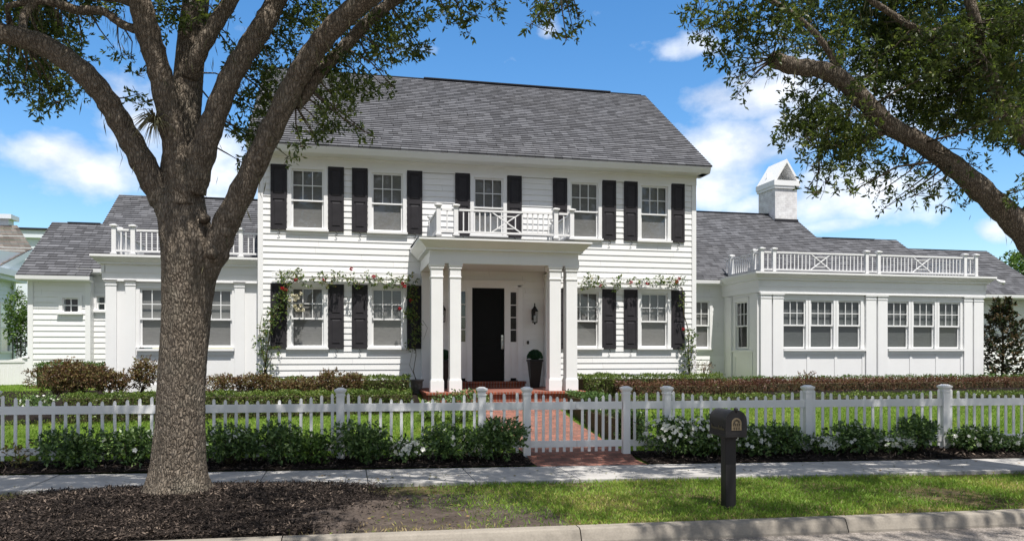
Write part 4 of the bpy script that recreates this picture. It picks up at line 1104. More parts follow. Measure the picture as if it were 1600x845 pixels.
BED = [
 (116,672,724,92,'dark leafy shrub in front of the second and third pickets from the photo left edge',1500,0,'shrub_leaf'),
 (200,674,724,74,'dark green shrub just left of the oak trunk by the fence',1300,3,'shrub_leaf'),
 (358,664,722,88,'leafy shrub with a few white blooms just right of the oak trunk',1500,12,'shrub_leaf'),
 (436,664,718,76,'bushy green shrub second to the right of the oak trunk',1400,0,'shrub_leaf'),
 (496,680,716,56,'small pale green shrub left of the wide dark shrub near the fence post',800,0,'bright_leaf'),
 (562,662,715,88,'wide dark green shrub in front of the fence post midway between oak and gate',1700,0,'shrub_leaf'),
 (638,688,716,52,'low shrub with pale white flowers midway between oak and gate',500,40,'shrub_leaf'),
 (702,666,718,78,'leafy green shrub second to the left of the gate',1500,5,'shrub_leaf'),
 (778,656,716,88,'large bright leafed shrub just left of the gate',1900,4,'shrub_leaf'),
 (1046,650,714,84,'large shrub covered in white flowers just right of the gate',1800,60,'shrub_leaf'),
 (1098,652,706,58,'white flowering shrub behind the left side of the mailbox',1100,24,'shrub_leaf'),
 (1122,684,712,40,'low white flowering shrub left of the mailbox post',500,16,'shrub_leaf'),
 (1170,668,714,64,'white flowering shrub just right of the mailbox post',1300,34,'shrub_leaf'),
 (1230,666,712,64,'narrow leaved green shrub without flowers left of the next fence post',1400,0,'shrub_leaf'),
 (1288,682,706,44,'low shrub thick with white flowers just right of the fence post',500,50,'shrub_leaf'),
 (1332,662,704,70,'dark leafy shrub between two low white flowering mounds',1300,8,'shrub_leaf'),
 (1398,680,702,56,'pale low mound of white flowers left of the rightmost fence post',600,60,'shrub_leaf'),
 (1440,656,704,62,'tall dark shrub with upright shoots left of the rightmost fence post',1300,0,'shrub_leaf'),
 (1516,670,700,92,'wide leafy shrub right of the rightmost fence post',1600,14,'shrub_leaf'),
 (1586,686,698,50,'low shrub with scattered white flowers at the photo right edge',600,16,'shrub_leaf'),
]
for px, top, bot, w, lab, n, fl, mt in BED: in_bed(px, top, bot, w, lab, int(n*1.6), int(fl*1.3), mt)
in_bed(30, 696, 724, 60, 'sparse yellowing seedlings at the left end of the bed', 260, 0, 'weed_leaf', group=None, wid=.3)

# hedges (left of porch)
hedge('boxwood_hedge', 'low clipped green hedge behind the lawn left of the porch', -5.7, 1.45, lambda x: 17.45, .5, 1.00, M['box_leaf'])
hedge('boxwood_hedge', 'taller clipped green hedge against the house left of the porch', -.1, 1.52, lambda x: 18.9, .55, 1.28, M['box_leaf'], jag=.06)
hedge('boxwood_hedge', 'back green hedge between the left wing and the reddish bushes', -1.95, -.1, lambda x: 19.2, .45, 1.24, M['box_leaf'])
hedge('boxwood_hedge', 'clipped yellow green hedge below the small square windows', -7.8, -6.2, lambda x: 22.0, .5, 1.58, M['bright_leaf'], dens=1300)
def RB(px, py, Y, rx, rz, lab, n=900, ry=.35, lm='bronze_leaf'):
    p = W(px, py, Y); bush('loropetalum_bush', lab, p, (rx*1.02,ry,rz*.9), lm, int(n*2.0), .055, 6, 'reddish bushes before the house', wid=.5, stems=9)
RB(88,588,18.2,.62,.42,'large bronze red bush at the left end of the planting',2600,.5)
RB(130,592,18.0,.6,.36,'bronze red bush second from the left end of the planting',2400,.45)
RB(185,598,18.3,.5,.28,'low reddish bush left of the tall spiky one',1500)
RB(222,586,18.2,.34,.42,'tall spiky reddish bush just left of the oak trunk',1300,.3)
RB(345,600,18.4,.45,.22,'low reddish bush just right of the oak trunk',1300)
RB(405,597,18.4,.5,.26,'brownish bush at the foot of the left climbing rose',1700)
RB(465,602,18.4,.42,.2,'reddish bush under the leftmost lower window',1200)
RB(515,594,18.4,.3,.32,'spiky reddish bush under the second lower window',1000,.3)
RB(548,596,18.4,.3,.28,'reddish bush right of the spiky one under the lower window',900,.3)
# right of porch
hedge('boxwood_hedge', 'square clipped green hedge block at the right of the porch steps', 5.75, 6.7, lambda x: 18.6, .8, 1.28, M['box_leaf'])
hedge('boxwood_hedge', 'clipped green hedge under the right lower windows', 6.7, 9.85, lambda x: 19.0, .5, 1.26, M['box_leaf'])
hedge('boxwood_hedge', 'yellow green clipped hedge along the foot of the right wing', 9.85, 21.5, lambda x: 19.4, .4, 1.16, M['bright_leaf'], dens=1100)
hedge('loropetalum_hedge', 'short reddish hedge in front of the green one right of the porch', 6.5, 10.5, lambda x: 18.1, .5, 1.10, M['red_leaf'], jag=.1)
hedge('loropetalum_hedge', 'long clipped reddish hedge in front of the right wing', 10.5, 22.5, lambda x: 18.6-.04*(x-10), .7, 1.12, M['red_leaf'], jag=.09, dens=1300)
hedge('boxwood_hedge', 'low green hedge edging the lawn in front of the reddish hedges', 6.2, 20.5, lambda x: 17.2-.03*(x-6), .4, .83, M['box_leaf'], dens=1300)
hedge('boxwood_hedge', 'dark green hedge along the right side of the brick path near the steps', 4.95, 5.55, lambda x: 16.4, 1.4, .93, M['shrub_leaf'], lsize=.05)
hedge('boxwood_hedge', 'lower dark green hedge along the right side of the brick path near the gate', 4.9, 5.5, lambda x: 14.6, 2.0, .72, M['shrub_leaf'], lsize=.05)
bush('path_shrub', 'dark shrub between the left fence posts and the porch steps', (2.35, 16.2, .72), (.75,.6,.38), 'shrub_leaf', 3000, .05, 6)
bush('flowering_plant', 'pale pink flowering plant by the left hedge end', W(672,640,16.6), (.3,.3,.16), 'shrub_leaf', 600, .05, 6, flowers=30)
bush('flowering_plant', 'low white flowering plant behind the fence at far left', W(58,630,17.4), (.36,.3,.16), 'shrub_leaf', 1000, .05, 6, flowers=12)
bush('spiky_plant', 'small bronze plant at the corner by the rightmost climbing rose', W(1100,576,19.6), (.22,.2,.24), 'red_leaf', 240, .08, 5, wid=.25)
bush('seedling', 'thin leafy sprout standing above the right reddish hedge', W(1263,586,18.8), (.26,.15,.16), 'red_leaf', 120, .06, 5, stems=8)
bush('garden_shrub', 'tall green shrub beside the neighbouring house', W(32,500,27.0), (.38,.5,1.15), 'bright_leaf', 3200, .09, 6, hollow=.2)
# magnolia
def magnolia():
    p = W(1566, 598, 20.6); t = thing('magnolia_tree', 'young dark green and bronze magnolia right of the right wing', 'tree', (p[0], 20.6, .95))
    b = B(); b.tube([(p[0],20.6,.9),(p[0]+.03,20.6,2.0),(p[0],20.6,3.4)], [.05,.035,.01], 8)
    C, A = [], []
    for i in range(300):
        z = random.uniform(1.05, 3.5); rr = (1.05*(1-(z-.95)/2.7)+.12)*random.uniform(.25,1.0); a = random.uniform(0,2*PI)
        q = (p[0]+rr*math.cos(a), 20.6+rr*math.sin(a), z); C.append(q); A.append((math.cos(a),math.sin(a),.6))
        if i % 2 == 0: b.tube([(p[0],20.6,z-.15-rr*.2), q], [.012,.005], 5)
    obj('trunk', b, M['stem'], t)
    P, d, s = sprays(np.array(C), np.array(A), 13, .12, .15, 1.1)
    leaf_mesh('crown', P, d, s, .42, M['magnolia_leaf'], t)
magnolia()

# ================================================================== oaks
def smooth(pts, n=6):
    pts = [Vector(p) for p in pts]; out = []
    for i in range(len(pts)-1):
        p0, p1, p2, p3 = pts[max(i-1,0)], pts[i], pts[i+1], pts[min(i+2,len(pts)-1)]
        for k in range(n):
            t = k/n; out.append(.5*((2*p1)+(p2-p0)*t+(2*p0-5*p1+4*p2-p3)*t*t+(3*p1-p0-3*p2+p3)*t**3))
    out.append(pts[-1]); return out
def limb(par, pts, rads, name='limb', seg=20, n=8, rough=.05):
    P = smooth(pts, n); m = len(pts)
    R = []
    for i in range(len(P)):
        f = i/n; j = min(int(f), m-2); q = f-j; R.append((rads[j]*(1-q)+rads[j+1]*q)*(1+rough*math.sin(i*1.3+rads[0]*90)+random.uniform(-1,1)*rough*.5))
    b = B(); b.tube(P, R, seg, 0, .035); obj(name, b, M['bark'], par); return P
def crown_mesh(par, clumps, dens, lsize, name='crown', droop=-.15, k=8, mat='oak_leaf', wid=.36):
    P, Dd, Sz, Rn = [], [], [], []
    for c, r in clumps:
        n = max(3, int(dens*r**2.3)); q, d = ball_pts(n, c, (r,r,r*.75), .05)
        a, dd, s = sprays(q, d*.8+RNG.normal(size=d.shape)*.6+np.array([0,0,droop]), k, .12*(lsize/.075)**.5, lsize, 1.05)
        P.append(a); Dd.append(dd); Sz.append(s); Rn.append(np.clip(RNG.normal(.42+random.uniform(-.12,.12), .22, len(a)), 0, 1))
    return leaf_mesh(name, np.concatenate(P), np.concatenate(Dd), np.concatenate(Sz), wid, M[mat], par, np.concatenate(Rn))
def twigs(par, clumps, anchors, r0=.02, name='twig_sprays'):
    b = B(); A = np.array([tuple(p) for p in anchors])
    for c, r in clumps:
        c = np.array(tuple(c)); dd = np.linalg.norm(A-c, axis=1); s = A[np.argmin(dd+ (A[:,2] > c[2]+.6)*1.0)]
        L = np.linalg.norm(c-s); mid = (s+c)/2+RNG.normal(size=3)*L*.045
        rr = r0*min(2.2, .5+L*.5); b.tube([s, mid, c], [rr, rr*.65, rr*.3], 6)
        for _ in range(7):
            e = c+RNG.normal(size=3)*r*.5; b.tube([c, (c+e)/2+RNG.normal(size=3)*r*.08, e], [rr*.3, rr*.22, .003], 4)
    obj(name, b, M['bark'], par)
def canopy_clumps(n, xr, zr, rr):
    """clumps of the crown high over the street, all above the view, none shading the lawn"""
    out = []; tries = 0
    while len(out) < n and tries < 40000:
        tries += 1
        x = random.uniform(*xr); z = random.uniform(*zr); r = random.uniform(*rr)
        yt = 6.9+random.random()**.8*(14.15-.088*x-6.9) if random.random() < .6 else 13.05-.088*x+random.uniform(-.2,1.0)            # where its shade falls
        if x < 1.2 and 7.6 < yt < 10.9 and random.random() < .55: continue
        if 10.9 < yt < 12.4 and random.random() < .72: continue
        if 8.4 < yt < 10.9 and x > 1.2 and random.random() < .22: continue
        p = Vector((x, yt-.413*z-r*.3, z))
        D = p.x*ST+p.y*CT
        if D > .5 and p.z-r < CZ+.457*D+.35: continue
        out.append((p, r))
    return out
OL = thing('oak_tree', 'large spreading oak with a thick grey trunk in the mulch mound at left', 'tree', (-2.03, 10.1, .15))
D0 = 9.55
TK = [(279,785,.50),(279,765,.43),(280,745,.375),(281,720,.335),(283,660,.300),(284,600,.290),(288,530,.295),(291,480,.302),(294,440,.322),(298,405,.36),(293,370,.35),(285,338,.305),(282,300,.272),(284,255,.245),(288,190,.20),(295,120,.185),(301,50,.175),(309,-20,.16),(320,-120,.14),(330,-260,.10)]
trunk_pts = [at(x, y, D0+max(0, 330-y)*.001) for x, y, r in TK]; trunk_r = [r*.955 for x, y, r in TK]
TP = smooth(trunk_pts, 10); TR = []
for i in range(len(TP)):
    f = i/10; j = min(int(f), len(trunk_r)-2); q = f-j; TR.append(trunk_r[j]*(1-q)+trunk_r[j+1]*q)
def trunk_mesh(P, R, seg=56, flare=0):
    b = B(); vs, fs = [], []
    rr = random.Random(5); ph = [rr.uniform(0,6.28) for _ in range(6)]
    for i, p in enumerate(P):
        for k in range(seg):
            a = 2*PI*k/seg
            g = 1+.035*math.sin(3*a+ph[0]+i*.04)+.028*math.sin(5*a+ph[1]-i*.03)+.02*math.sin(9*a+ph[2]+i*.11)+rr.uniform(-.012,.012)
            if i < 26: g += (1-i/26)**2*(.14*math.sin(5*a+ph[3])+.06*math.sin(8*a+ph[4]))
            vs.append((p.x+math.cos(a)*R[i]*g, p.y+math.sin(a)*R[i]*g, p.z+rr.uniform(-.006,.006)))
    for i in range(len(P)-1):
        for k in range(seg): fs.append((i*seg+k, i*seg+(k+1)%seg, (i+1)*seg+(k+1)%seg, (i+1)*seg+k))
    b.add(vs, fs, 0, True); return b
obj('trunk', trunk_mesh(TP, TR), M['bark'], OL)
anch = []
anch += limb(OL, [at(288,365,D0-.02), at(268,325,D0-.06), at(247,296,D0-.1), at(220,248,D0-.2), at(190,195,D0-.3), at(162,150,D0-.4), at(128,112,D0-.5), at(70,72,D0-.6), at(20,56,D0-.7), at(-60,40,D0-.9), at(-180,-20,D0-1.2)], [.24,.20,.165,.145,.135,.13,.132,.122,.115,.10,.07])
anch += limb(OL, [at(286,320,D0-.1), at(281,275,D0-.14), at(272,225,D0-.16), at(258,150,D0-.2), at(243,90,D0-.25), at(228,40,D0-.3), at(214,-30,D0-.4), at(190,-200,D0-.7)], [.16,.155,.142,.138,.138,.142,.12,.08])
anch += limb(OL, [at(300,300,D0-.05), at(314,245,D0-.1), at(336,181,D0-.12), at(360,122,D0-.1), at(388,76,D0-.05), at(411,40,D0), at(436,-10,D0+.1), at(490,-150,D0+.2)], [.17,.165,.14,.132,.13,.13,.12,.08])
anch += limb(OL, [at(312,432,D0), at(336,390,D0-.02), at(352,352,D0-.04), at(387,281,D0-.06), at(425,201,D0-.1), at(465,120,D0-.15), at(492,78,D0-.2), at(526,38,D0-.3), at(570,0,D0-.4), at(680,-90,D0-.8), at(820,-230,D0-1.2)], [.19,.18,.158,.147,.138,.133,.13,.128,.12,.10,.06])
anch += limb(OL, [at(462,165,D0+.05), at(480,142,D0+.05), at(500,112,D0+.06), at(538,74,D0+.1), at(575,34,D0+.15), at(625,-5,D0+.2), at(720,-60,D0)], [.08,.085,.08,.078,.075,.07,.05])
anch += limb(OL, [at(298,120,D0+.1), at(310,85,D0), at(334,42,D0), at(361,0,D0+.1), at(400,-70,D0+.2)], [.11,.10,.095,.09,.07])
anch += limb(OL, [at(212,46,D0-.3), at(190,38,D0-.25), at(160,18,D0-.2), at(120,16,D0-.2), at(95,8,D0-.3), at(60,2,D0-.4), at(10,10,D0-.5)], [.055,.05,.05,.055,.05,.04,.03])
anch += limb(OL, [at(232,15,D0-.28), at(190,-2,D0-.2), at(130,-8,D0-.1), at(60,-20,D0)], [.07,.06,.05,.04])
anch += limb(OL, [at(35,60,D0-.62), at(38,25,D0-.5), at(55,0,D0-.4), at(60,-40,D0-.3)], [.05,.045,.04,.03])
anch += limb(OL, [at(600,-25,D0-.4), at(700,-45,D0-.6), at(800,-50,D0-.9), at(880,-45,D0-1.1)], [.09,.07,.05,.03])
for px, py, dd, r in ((352,362,-.17,.055),(330,395,-.30,.05),(318,340,-.22,.045)):   # old branch scars
    c = at(px, py, D0+dd); b = B(); b.tube([c+Vector((0,.08,0)), c, c+Vector((0,-.025,0)), c+Vector((0,-.035,0))], [r*1.5, r*1.15, r*.8, r*.45], 12, 0, .12); obj('branch_scar', b, M['bark'], OL)
LCL = []
def C(lst, base, tgt, jd=.8):
    for px, py, r in lst: tgt.append((at(px, py, base+random.uniform(-jd,jd)), r))
C([(15,12,.33),(45,25,.3),(70,12,.28),(95,40,.27),(120,12,.22),(60,48,.25),(20,45,.28),(105,62,.2),(18,92,.26),(45,105,.26),(75,92,.2),(12,125,.2),(55,128,.17),(80,120,.2),(98,140,.17),(68,150,.17),(60,172,.09),(118,148,.11),(128,86,.13),(100,75,.15),(38,140,.14),(150,8,.16),(180,10,.13),(85,158,.12)], 10.0, LCL, .45)
C([(178,75,.05),(190,85,.08),(205,92,.06),(216,118,.05),(214,148,.1),(222,160,.08),(275,15,.2),(262,40,.12),(255,8,.18),(330,10,.15),(345,30,.12),(290,30,.1)], 9.7, LCL, .3)
C([(402,112,.17),(425,100,.2),(440,70,.22),(455,40,.24),(415,140,.2),(392,165,.2),(398,205,.2),(380,215,.12),(415,190,.17),(372,250,.07),(430,130,.17),(395,240,.1),(425,165,.14),(448,15,.2),(480,20,.22),(505,8,.2),(410,225,.14),(365,70,.12),(380,130,.12),(370,95,.12),(362,195,.12)], 10.1, LCL, .4)
C([(520,95,.2),(545,110,.2),(565,70,.22),(590,55,.25),(610,80,.2),(640,70,.17),(655,75,.12),(625,40,.22),(570,25,.25),(600,10,.25),(650,20,.2),(690,15,.18),(720,12,.17),(745,25,.1),(770,8,.14),(520,135,.2),(545,140,.19),(570,140,.16),(595,132,.11),(612,135,.07),(500,165,.17),(525,165,.17),(545,170,.1),(500,195,.14),(485,205,.15),(520,192,.12),(470,228,.12),(450,245,.08),(548,198,.09),(572,207,.09),(585,215,.05),(495,220,.1),(598,112,.06),(715,38,.1),(730,50,.06),(540,45,.2),(505,110,.14)], 9.95, LCL, .45)
C([(838,6,.14),(860,15,.12),(880,8,.15),(832,38,.09),(858,40,.07),(895,45,.1),(904,25,.09),(885,60,.06),(845,20,.1)], 8.6, LCL, .3)
crown_mesh(OL, LCL, 1350, .082)
twigs(OL, LCL, anch, .016)
HIGH = canopy_clumps(210, (-8.5,4.8), (6.4,10.8), (.3,.62))
k_ = 0
while k_ < 85:                                               # the part of the crown right over the fork
    x = random.uniform(-6.5,3.5); z = random.uniform(6.6,10.5); r = random.uniform(.3,.6); p = Vector((x+.08*(z-5), random.uniform(9.1,10.5)-.413*(z-5)-r*.3, z))
    if p.z-r > CZ+.457*(p.x*ST+p.y*CT)+.35: HIGH.append((p, r)); k_ += 1
crown_mesh(OL, HIGH, 230, .12, 'upper_crown', k=8)
# fine moss hanging from limbs
def moss(par, pts, n):
    P = [tuple(random.choice(pts)) for _ in range(n)]
    P = np.array(P)+RNG.normal(size=(n,3))*np.array([.10,.10,.05])-np.array([0,0,.08])
    d = RNG.normal(size=(n,3))*.25+np.array([0,0,-1.0]); leaf_mesh('moss_clumps', P, d, RNG.uniform(.05,.22,n), .07, M['moss'], par)
vis = [p for p in anch if p.z < 6.3]
moss(OL, vis, 700)
# air plant on the left limb
def airplant():
    c = np.array(at(243,190,D0-.35)); t = thing('air_plant', 'spiky grey green air plant perched on the oak limb', 'plant', tuple(c))
    n = 80; d = RNG.normal(size=(n,3))+np.array([-.9,-.2,.1]); b = B()
    for i in range(n):
        q = unit(d[i][None])[0]; L = random.uniform(.14,.32); p1 = c+q*L*.5+np.array([0,0,.03]); p2 = c+q*L+np.array([0,0,-.10*L/.3-.02]); b.tube([c,p1,p2], [.009,.006,.001], 4)
    obj('leaves', b, M['moss_leaf'], t)
M['moss_leaf'] = plain('air_plant_leaf', (.17,.16,.09), .7, .3, .35, 9)
airplant()

OR = thing('oak_tree', 'leafy oak at right with a bare dark limb reaching in over the house', 'tree', (10.6, 9.3, .05))
DR = 11.0
RT = [(10.6,9.3,-.05),(10.58,9.3,.4),(10.55,9.3,1.2),(10.55,9.32,2.0),(10.55,9.35,2.8),(10.5,9.4,3.6),(10.5,9.4,4.6),(10.55,9.3,6.0),(10.6,9.2,8.0)]
P = smooth(RT, 10); R = [ .44,.36,.32,.30,.32,.33,.28,.22,.12]
R2 = []
for i in range(len(P)):
    f = i/10; j = min(int(f), len(R)-2); q = f-j; R2.append(R[j]*(1-q)+R[j+1]*q)
obj('trunk', trunk_mesh(P, R2, 40), M['bark'], OR)
_k = .86
an2 = limb(OR, [(10.5,9.4,2.6), at(1645,420,DR), at(1600,362,DR-.1), at(1555,318,DR-.2), at(1500,268,DR-.35), at(1440,224,DR-.5), at(1392,198,DR-.6), at(1350,158,DR-.7), at(1322,130,DR-.8), at(1285,110,DR-.9), at(1240,104,DR-1.0), at(1206,92,DR-1.1)], [.24,.21,.185,.165,.140,.122,.122,.12,.115,.108,.105,.105])
an2 += limb(OR, [(10.5,9.4,4.0), at(1640,250,DR-.3), at(1595,205,DR-.5), at(1560,150,DR-.7), at(1535,80,DR-.8), at(1520,20,DR-1), at(1500,-60,DR-1)], [.16,.125,.10,.085,.08,.07,.05])
an2 += limb(OR, [at(1545,110,DR-.75), at(1500,55,DR-.9), at(1440,48,DR-1.0), at(1390,20,DR-1.1), at(1330,-20,DR-1.2)], [.06,.05,.045,.04,.03])
an2 += limb(OR, [at(1322,130,DR-.8), at(1280,60,DR-.9), at(1220,10,DR-1.0), at(1150,-20,DR-1.1), at(1090,-30,DR-1.2)], [.045,.04,.035,.03,.02])
an2 += limb(OR, [at(1395,200,DR-.6), at(1360,215,DR-.5), at(1320,225,DR-.5), at(1280,235,DR-.4)], [.06,.045,.03,.02])
RCL = []
def on_limb(p, r):                                           # keep the bare limb in the open
    D = p.x*ST+p.y*CT; a = (p.x*CT-p.y*ST)/D; x, y = 800+FPX*a, HOR-FPX*(p.z-CZ)/D
    for (x0,y0),(x1,y1) in zip(LIMB_LINE, LIMB_LINE[1:]):
        t = max(0, min(1, ((x-x0)*(x1-x0)+(y-y0)*(y1-y0))/((x1-x0)**2+(y1-y0)**2)))
        if D < 10.5 and math.hypot(x-x0-t*(x1-x0), y-y0-t*(y1-y0)) < 10+r*FPX/D*.62: return True
    return False
LIMB_LINE = [(1215,95),(1285,110),(1322,130),(1350,158),(1392,198),(1440,224),(1500,268),(1555,318),(1600,362)]
C([(1078,35,.13),(1095,15,.2),(1088,55,.1),(1110,55,.2),(1130,25,.25),(1125,85,.19),(1150,50,.25),(1148,105,.16),(1170,80,.2),(1165,130,.12),(1155,145,.09),(1152,120,.1),(1180,25,.25),(1195,55,.22),(1190,95,.12),(1180,115,.09),(1215,25,.27),(1230,60,.24),(1245,20,.25),(1205,120,.06)], 9.9, RCL, .5)
big = []
for gxp in range(1255, 1640, 27):
    for gyp in range(-10, 215, 27):
        if random.random() < .92:
            if gxp < 1310 and 80 < gyp < 130: continue
            if abs(gyp-(130+(gxp-1322)*.80)) < 26 and 1315 < gxp < 1450: continue
            if gxp < 1360 and gyp > 150 and random.random() < .3: continue
            big.append((gxp+random.uniform(-12,12), gyp+random.uniform(-12,12), random.uniform(.24,.36)))
C(big, 11.3, RCL, 1.15)
C([(1330+random.uniform(0,300), random.uniform(0,185), random.uniform(.16,.26)) for _ in range(26) if True], 9.5, RCL, .35)
C([(1300,95,.12),(1530,262,.06)], 9.6, RCL, .2)
RCL[:] = [(p, r) for p, r in RCL if not on_limb(p, r)]
C([(1262,165,.12),(1275,190,.2),(1262,215,.15),(1290,215,.24),(1255,245,.12),(1270,262,.15),(1300,250,.24),(1325,225,.25),(1290,285,.13),(1275,300,.1),(1262,295,.07),(1320,275,.17),(1345,250,.22),(1330,300,.1),(1350,285,.12),(1372,250,.2),(1375,300,.12),(1382,325,.07),(1392,280,.13),(1400,310,.07),(1405,250,.16),(1425,262,.15),(1445,280,.15),(1432,305,.12),(1455,305,.11),(1480,290,.14),(1470,320,.06),(1500,300,.1),(1505,322,.05),(1420,290,.1),(1520,250,.04),(1515,235,.06),(1355,200,.2),(1325,180,.22),(1300,170,.2),(1585,300,.1),(1600,310,.12),(1570,312,.05),(1612,290,.14)], 10.3, RCL, .4)
crown_mesh(OR, RCL, 900, .084)
twigs(OR, RCL, an2, .015)
HIGH2 = canopy_clumps(210, (4.2,17), (6.6,10.8), (.3,.62))
crown_mesh(OR, HIGH2, 230, .12, 'upper_crown', k=8)
moss(OR, [p for p in an2 if p.z < 6.6], 400)

# distant tree behind the roof at right
def far_tree(px, py, D, r, label):
    p = at(px, py, D); t = thing('garden_tree', label, 'tree', (p.x, p.y, .9))
    b = B(); b.tube([(p.x,p.y,.8),(p.x+.1,p.y,p.z*.5),(p.x,p.y,p.z)], [.22,.16,.05], 8); obj('trunk', b, M['bark'], t)
    cl_ = [(p+Vector((random.gauss(0,r*.5),random.gauss(0,r*.5),random.gauss(0,r*.45))), r*random.uniform(.3,.5)) for _ in range(22)]
    crown_mesh(t, cl_, 90, .22, mat='bright_leaf', wid=.5)
far_tree(1612, 425, 46, 1.7, 'bright green tree beyond the roof at the photo right edge')

# ================================================================== neighbours at left
NH = thing('neighbour_house', 'pale blue white house with brown scalloped roof at the photo left edge', 'house', (-14.5, 28, .9))
M['pale'] = white('pale_blue_siding', (.72,.77,.82))
b = siding(B(), 22.5, 32.0, .9, 4.60, -12.2, [(30.95,31.75,1.9,3.6)], facing='x', sgn=1, exp=.16)
b.box(-19, -12.22, 31.9, 32, .9, 4.6); b.box(-19, -12.22, 22.5, 22.6, .9, 4.6); obj('wall', b, M['pale'], NH)
b = B(); b.box(-12.24, -12.1, 31.9, 32.05, .9, 4.6); b.box(-12.25,-11.75,22.2,32.6,4.60,4.82); b.box(-12.2,-11.85,22.3,32.4,4.45,4.60)
b.add([(-11.95,22.2,4.8),(-11.95,32.6,4.8),(-11.95,32.4,5.6)], [(0,1,2)])
b.extrude([(22.0,2.10),(33.0,5.85),(33.0,5.62),(22.0,1.9)], 'x', -12.0, -11.85)
obj('cornice', b, M['pale'], NH)
b = B(); b.box(-12.24,-12.16,30.87,30.95,1.9,3.68); b.box(-12.24,-12.16,31.75,31.83,1.9,3.68); b.box(-12.24,-12.16,30.95,31.75,3.6,3.68); b.box(-12.24,-12.14,30.85,31.85,1.82,1.9); b.box(-12.23,-12.18,30.95,31.75,2.72,2.78)
w_ = obj('window', b, M['trim'], NH)
b = B(); b.box(-12.26,-12.25,30.95,31.75,1.9,3.6); obj('blind', b, M['pale'], w_)
b = B(); b.box(-12.22,-12.21,30.95,31.75,1.9,3.6); obj('pane', b, M['glass'], w_)
b = B(); uv = []
L_ = 12
for i in range(22):                                          # low front slope, then steep slope
    y0 = 22.0+i*.5; z0 = 2.12+i*.5*.341
    b.quad((-22,y0,z0+.02),(-11.85,y0,z0+.02),(-11.85,y0+.5,z0+.171),(-22,y0+.5,z0+.171)); uv.append([(0,i*.5),(10,i*.5),(10,i*.5+.5),(0,i*.5+.5)])
for i in range(6):
    y0 = 33+i*.17; z0 = 5.87+i*.17; xr0, xr1 = -11.9-i*.15, -12.05-i*.15
    b.quad((-22,y0-.01,z0+.02),(xr0,y0-.01,z0+.02),(xr1,y0+.17,z0+.17),(-22,y0+.17,z0+.17)); uv.append([(0,i*.17),(10,i*.17),(10,i*.17+.17),(0,i*.17+.17)])
b.uv = uv; obj('roof', b, M['shingle_brown'], NH)
b = B(); b.box(-22,-13.1,34.0,34.5,6.80,7.12); b.box(-22,-12.95,33.85,34.65,7.12,7.30); obj('roof_deck', b, M['pale'], NH)
b = B(); p = at(55,380,44)
DH = thing('distant_house', 'sliver of a white house with dark roof edge behind the left roofs', 'house', (p.x, p.y, .9))
b.box(p.x-3, p.x+.9, p.y, p.y+6, .9, at(55,372,44).z); obj('wall', b, M['pale'], DH)
b = B(); b.box(p.x-3.2, p.x+1.1, p.y-.2, p.y+6, at(55,372,44).z, at(55,360,44).z); obj('cornice', b, M['pale'], DH)
b = B(); b.box(p.x-3.3, p.x+1.2, p.y-.3, p.y+6, at(55,360,44).z, at(55,357,44).z); obj('roof', b, M['dark_roofing'], DH)
# neighbour's scalloped board fence
NF = thing('board_fence', 'white solid board fence with scalloped top at the photo left edge', 'fence', (-9.6, 22.6, .95))
a0 = Vector((-8.5, 23.25, 0)); d0 = Vector((-1, -.55, 0)).normalized()
for k in range(4):
    L = 1.05; s0 = a0+d0*L*k; n = 12
    b = B(); vs = []
    nn = Vector((-d0.y,d0.x,0))*.02; zb_ = gz(s0.x,s0.y)+.02
    top = [1.78-.13*math.sin(PI*i/n) for i in range(n+1)]
    for i in range(n+1):
        q = s0+d0*L*i/n
        for e in (-1,1): vs += [tuple(q+nn*e+Vector((0,0,zb_))), tuple(q+nn*e+Vector((0,0,top[i])))]
    fs = []
    for i in range(n):
        o4 = i*4; fs += [(o4,o4+4,o4+5,o4+1),(o4+2,o4+3,o4+7,o4+6),(o4+1,o4+5,o4+7,o4+3)]
    b.add(vs, fs); 
    for i in range(n):
        q = s0+d0*L*(i+.0)/n
        b.box(q.x-.006,q.x+.006,q.y-.03,q.y+.03,zb_,top[i]-.22)
    r1, r2 = s0, s0+d0*L
    b.bar(r1+Vector((0,0,1.62)), r2+Vector((0,0,1.62)), .07); obj('panel', b, M['fence'], NF)
    b = B(); post(b, s0.x, s0.y, zb_-.2, 1.95-zb_, .11); obj('post', b, M['fence'], NF)
IG = thing('iron_gate', 'black iron gate in the gap between the two houses', 'gate', (-9.2, 25.5, .95))
b = B()
for z in (1.1, 2.15): b.bar((-9.9,26,z),(-9.1,26,z), .03)
obj('rail', b, M['black'], IG)
for i in range(8):
    b = B(); b.bar((-9.9+i*.114,26,.95),(-9.9+i*.114,26,2.3), .022); obj('bar', b, M['black'], IG)

# ================================================================== light and sky
SD = Vector((.20, -1.0, 2.42)).normalized()
sun = bpy.data.lights.new('sun', 'SUN'); sun.energy = 5.0; sun.angle = math.radians(.53); sun.color = (1,.955,.89)
so = bpy.data.objects.new('sun', sun); COL.objects.link(so); so.rotation_euler = SD.to_track_quat('Z','Y').to_euler()
wd = bpy.data.worlds.new('World'); sc.world = wd; wd.use_nodes = True
nt = wd.node_tree; bg = nt.nodes['Background']
sky = nt.nodes.new('ShaderNodeTexSky'); sky.sky_type = 'NISHITA'; sky.sun_disc = False
sky.sun_elevation = math.asin(SD.z); sky.sun_rotation = math.atan2(SD.x, SD.y); sky.air_density = 1.0; sky.dust_density = .6; sky.ozone_density = 2.0
class WN(N):
    def __init__(s): s.t = nt; s.n = nt.nodes
w = WN()
tc = w.new('ShaderNodeTexCoord'); sp = w.new('ShaderNodeSeparateXYZ'); w.ln(tc.outputs['Generated'], sp.inputs[0])
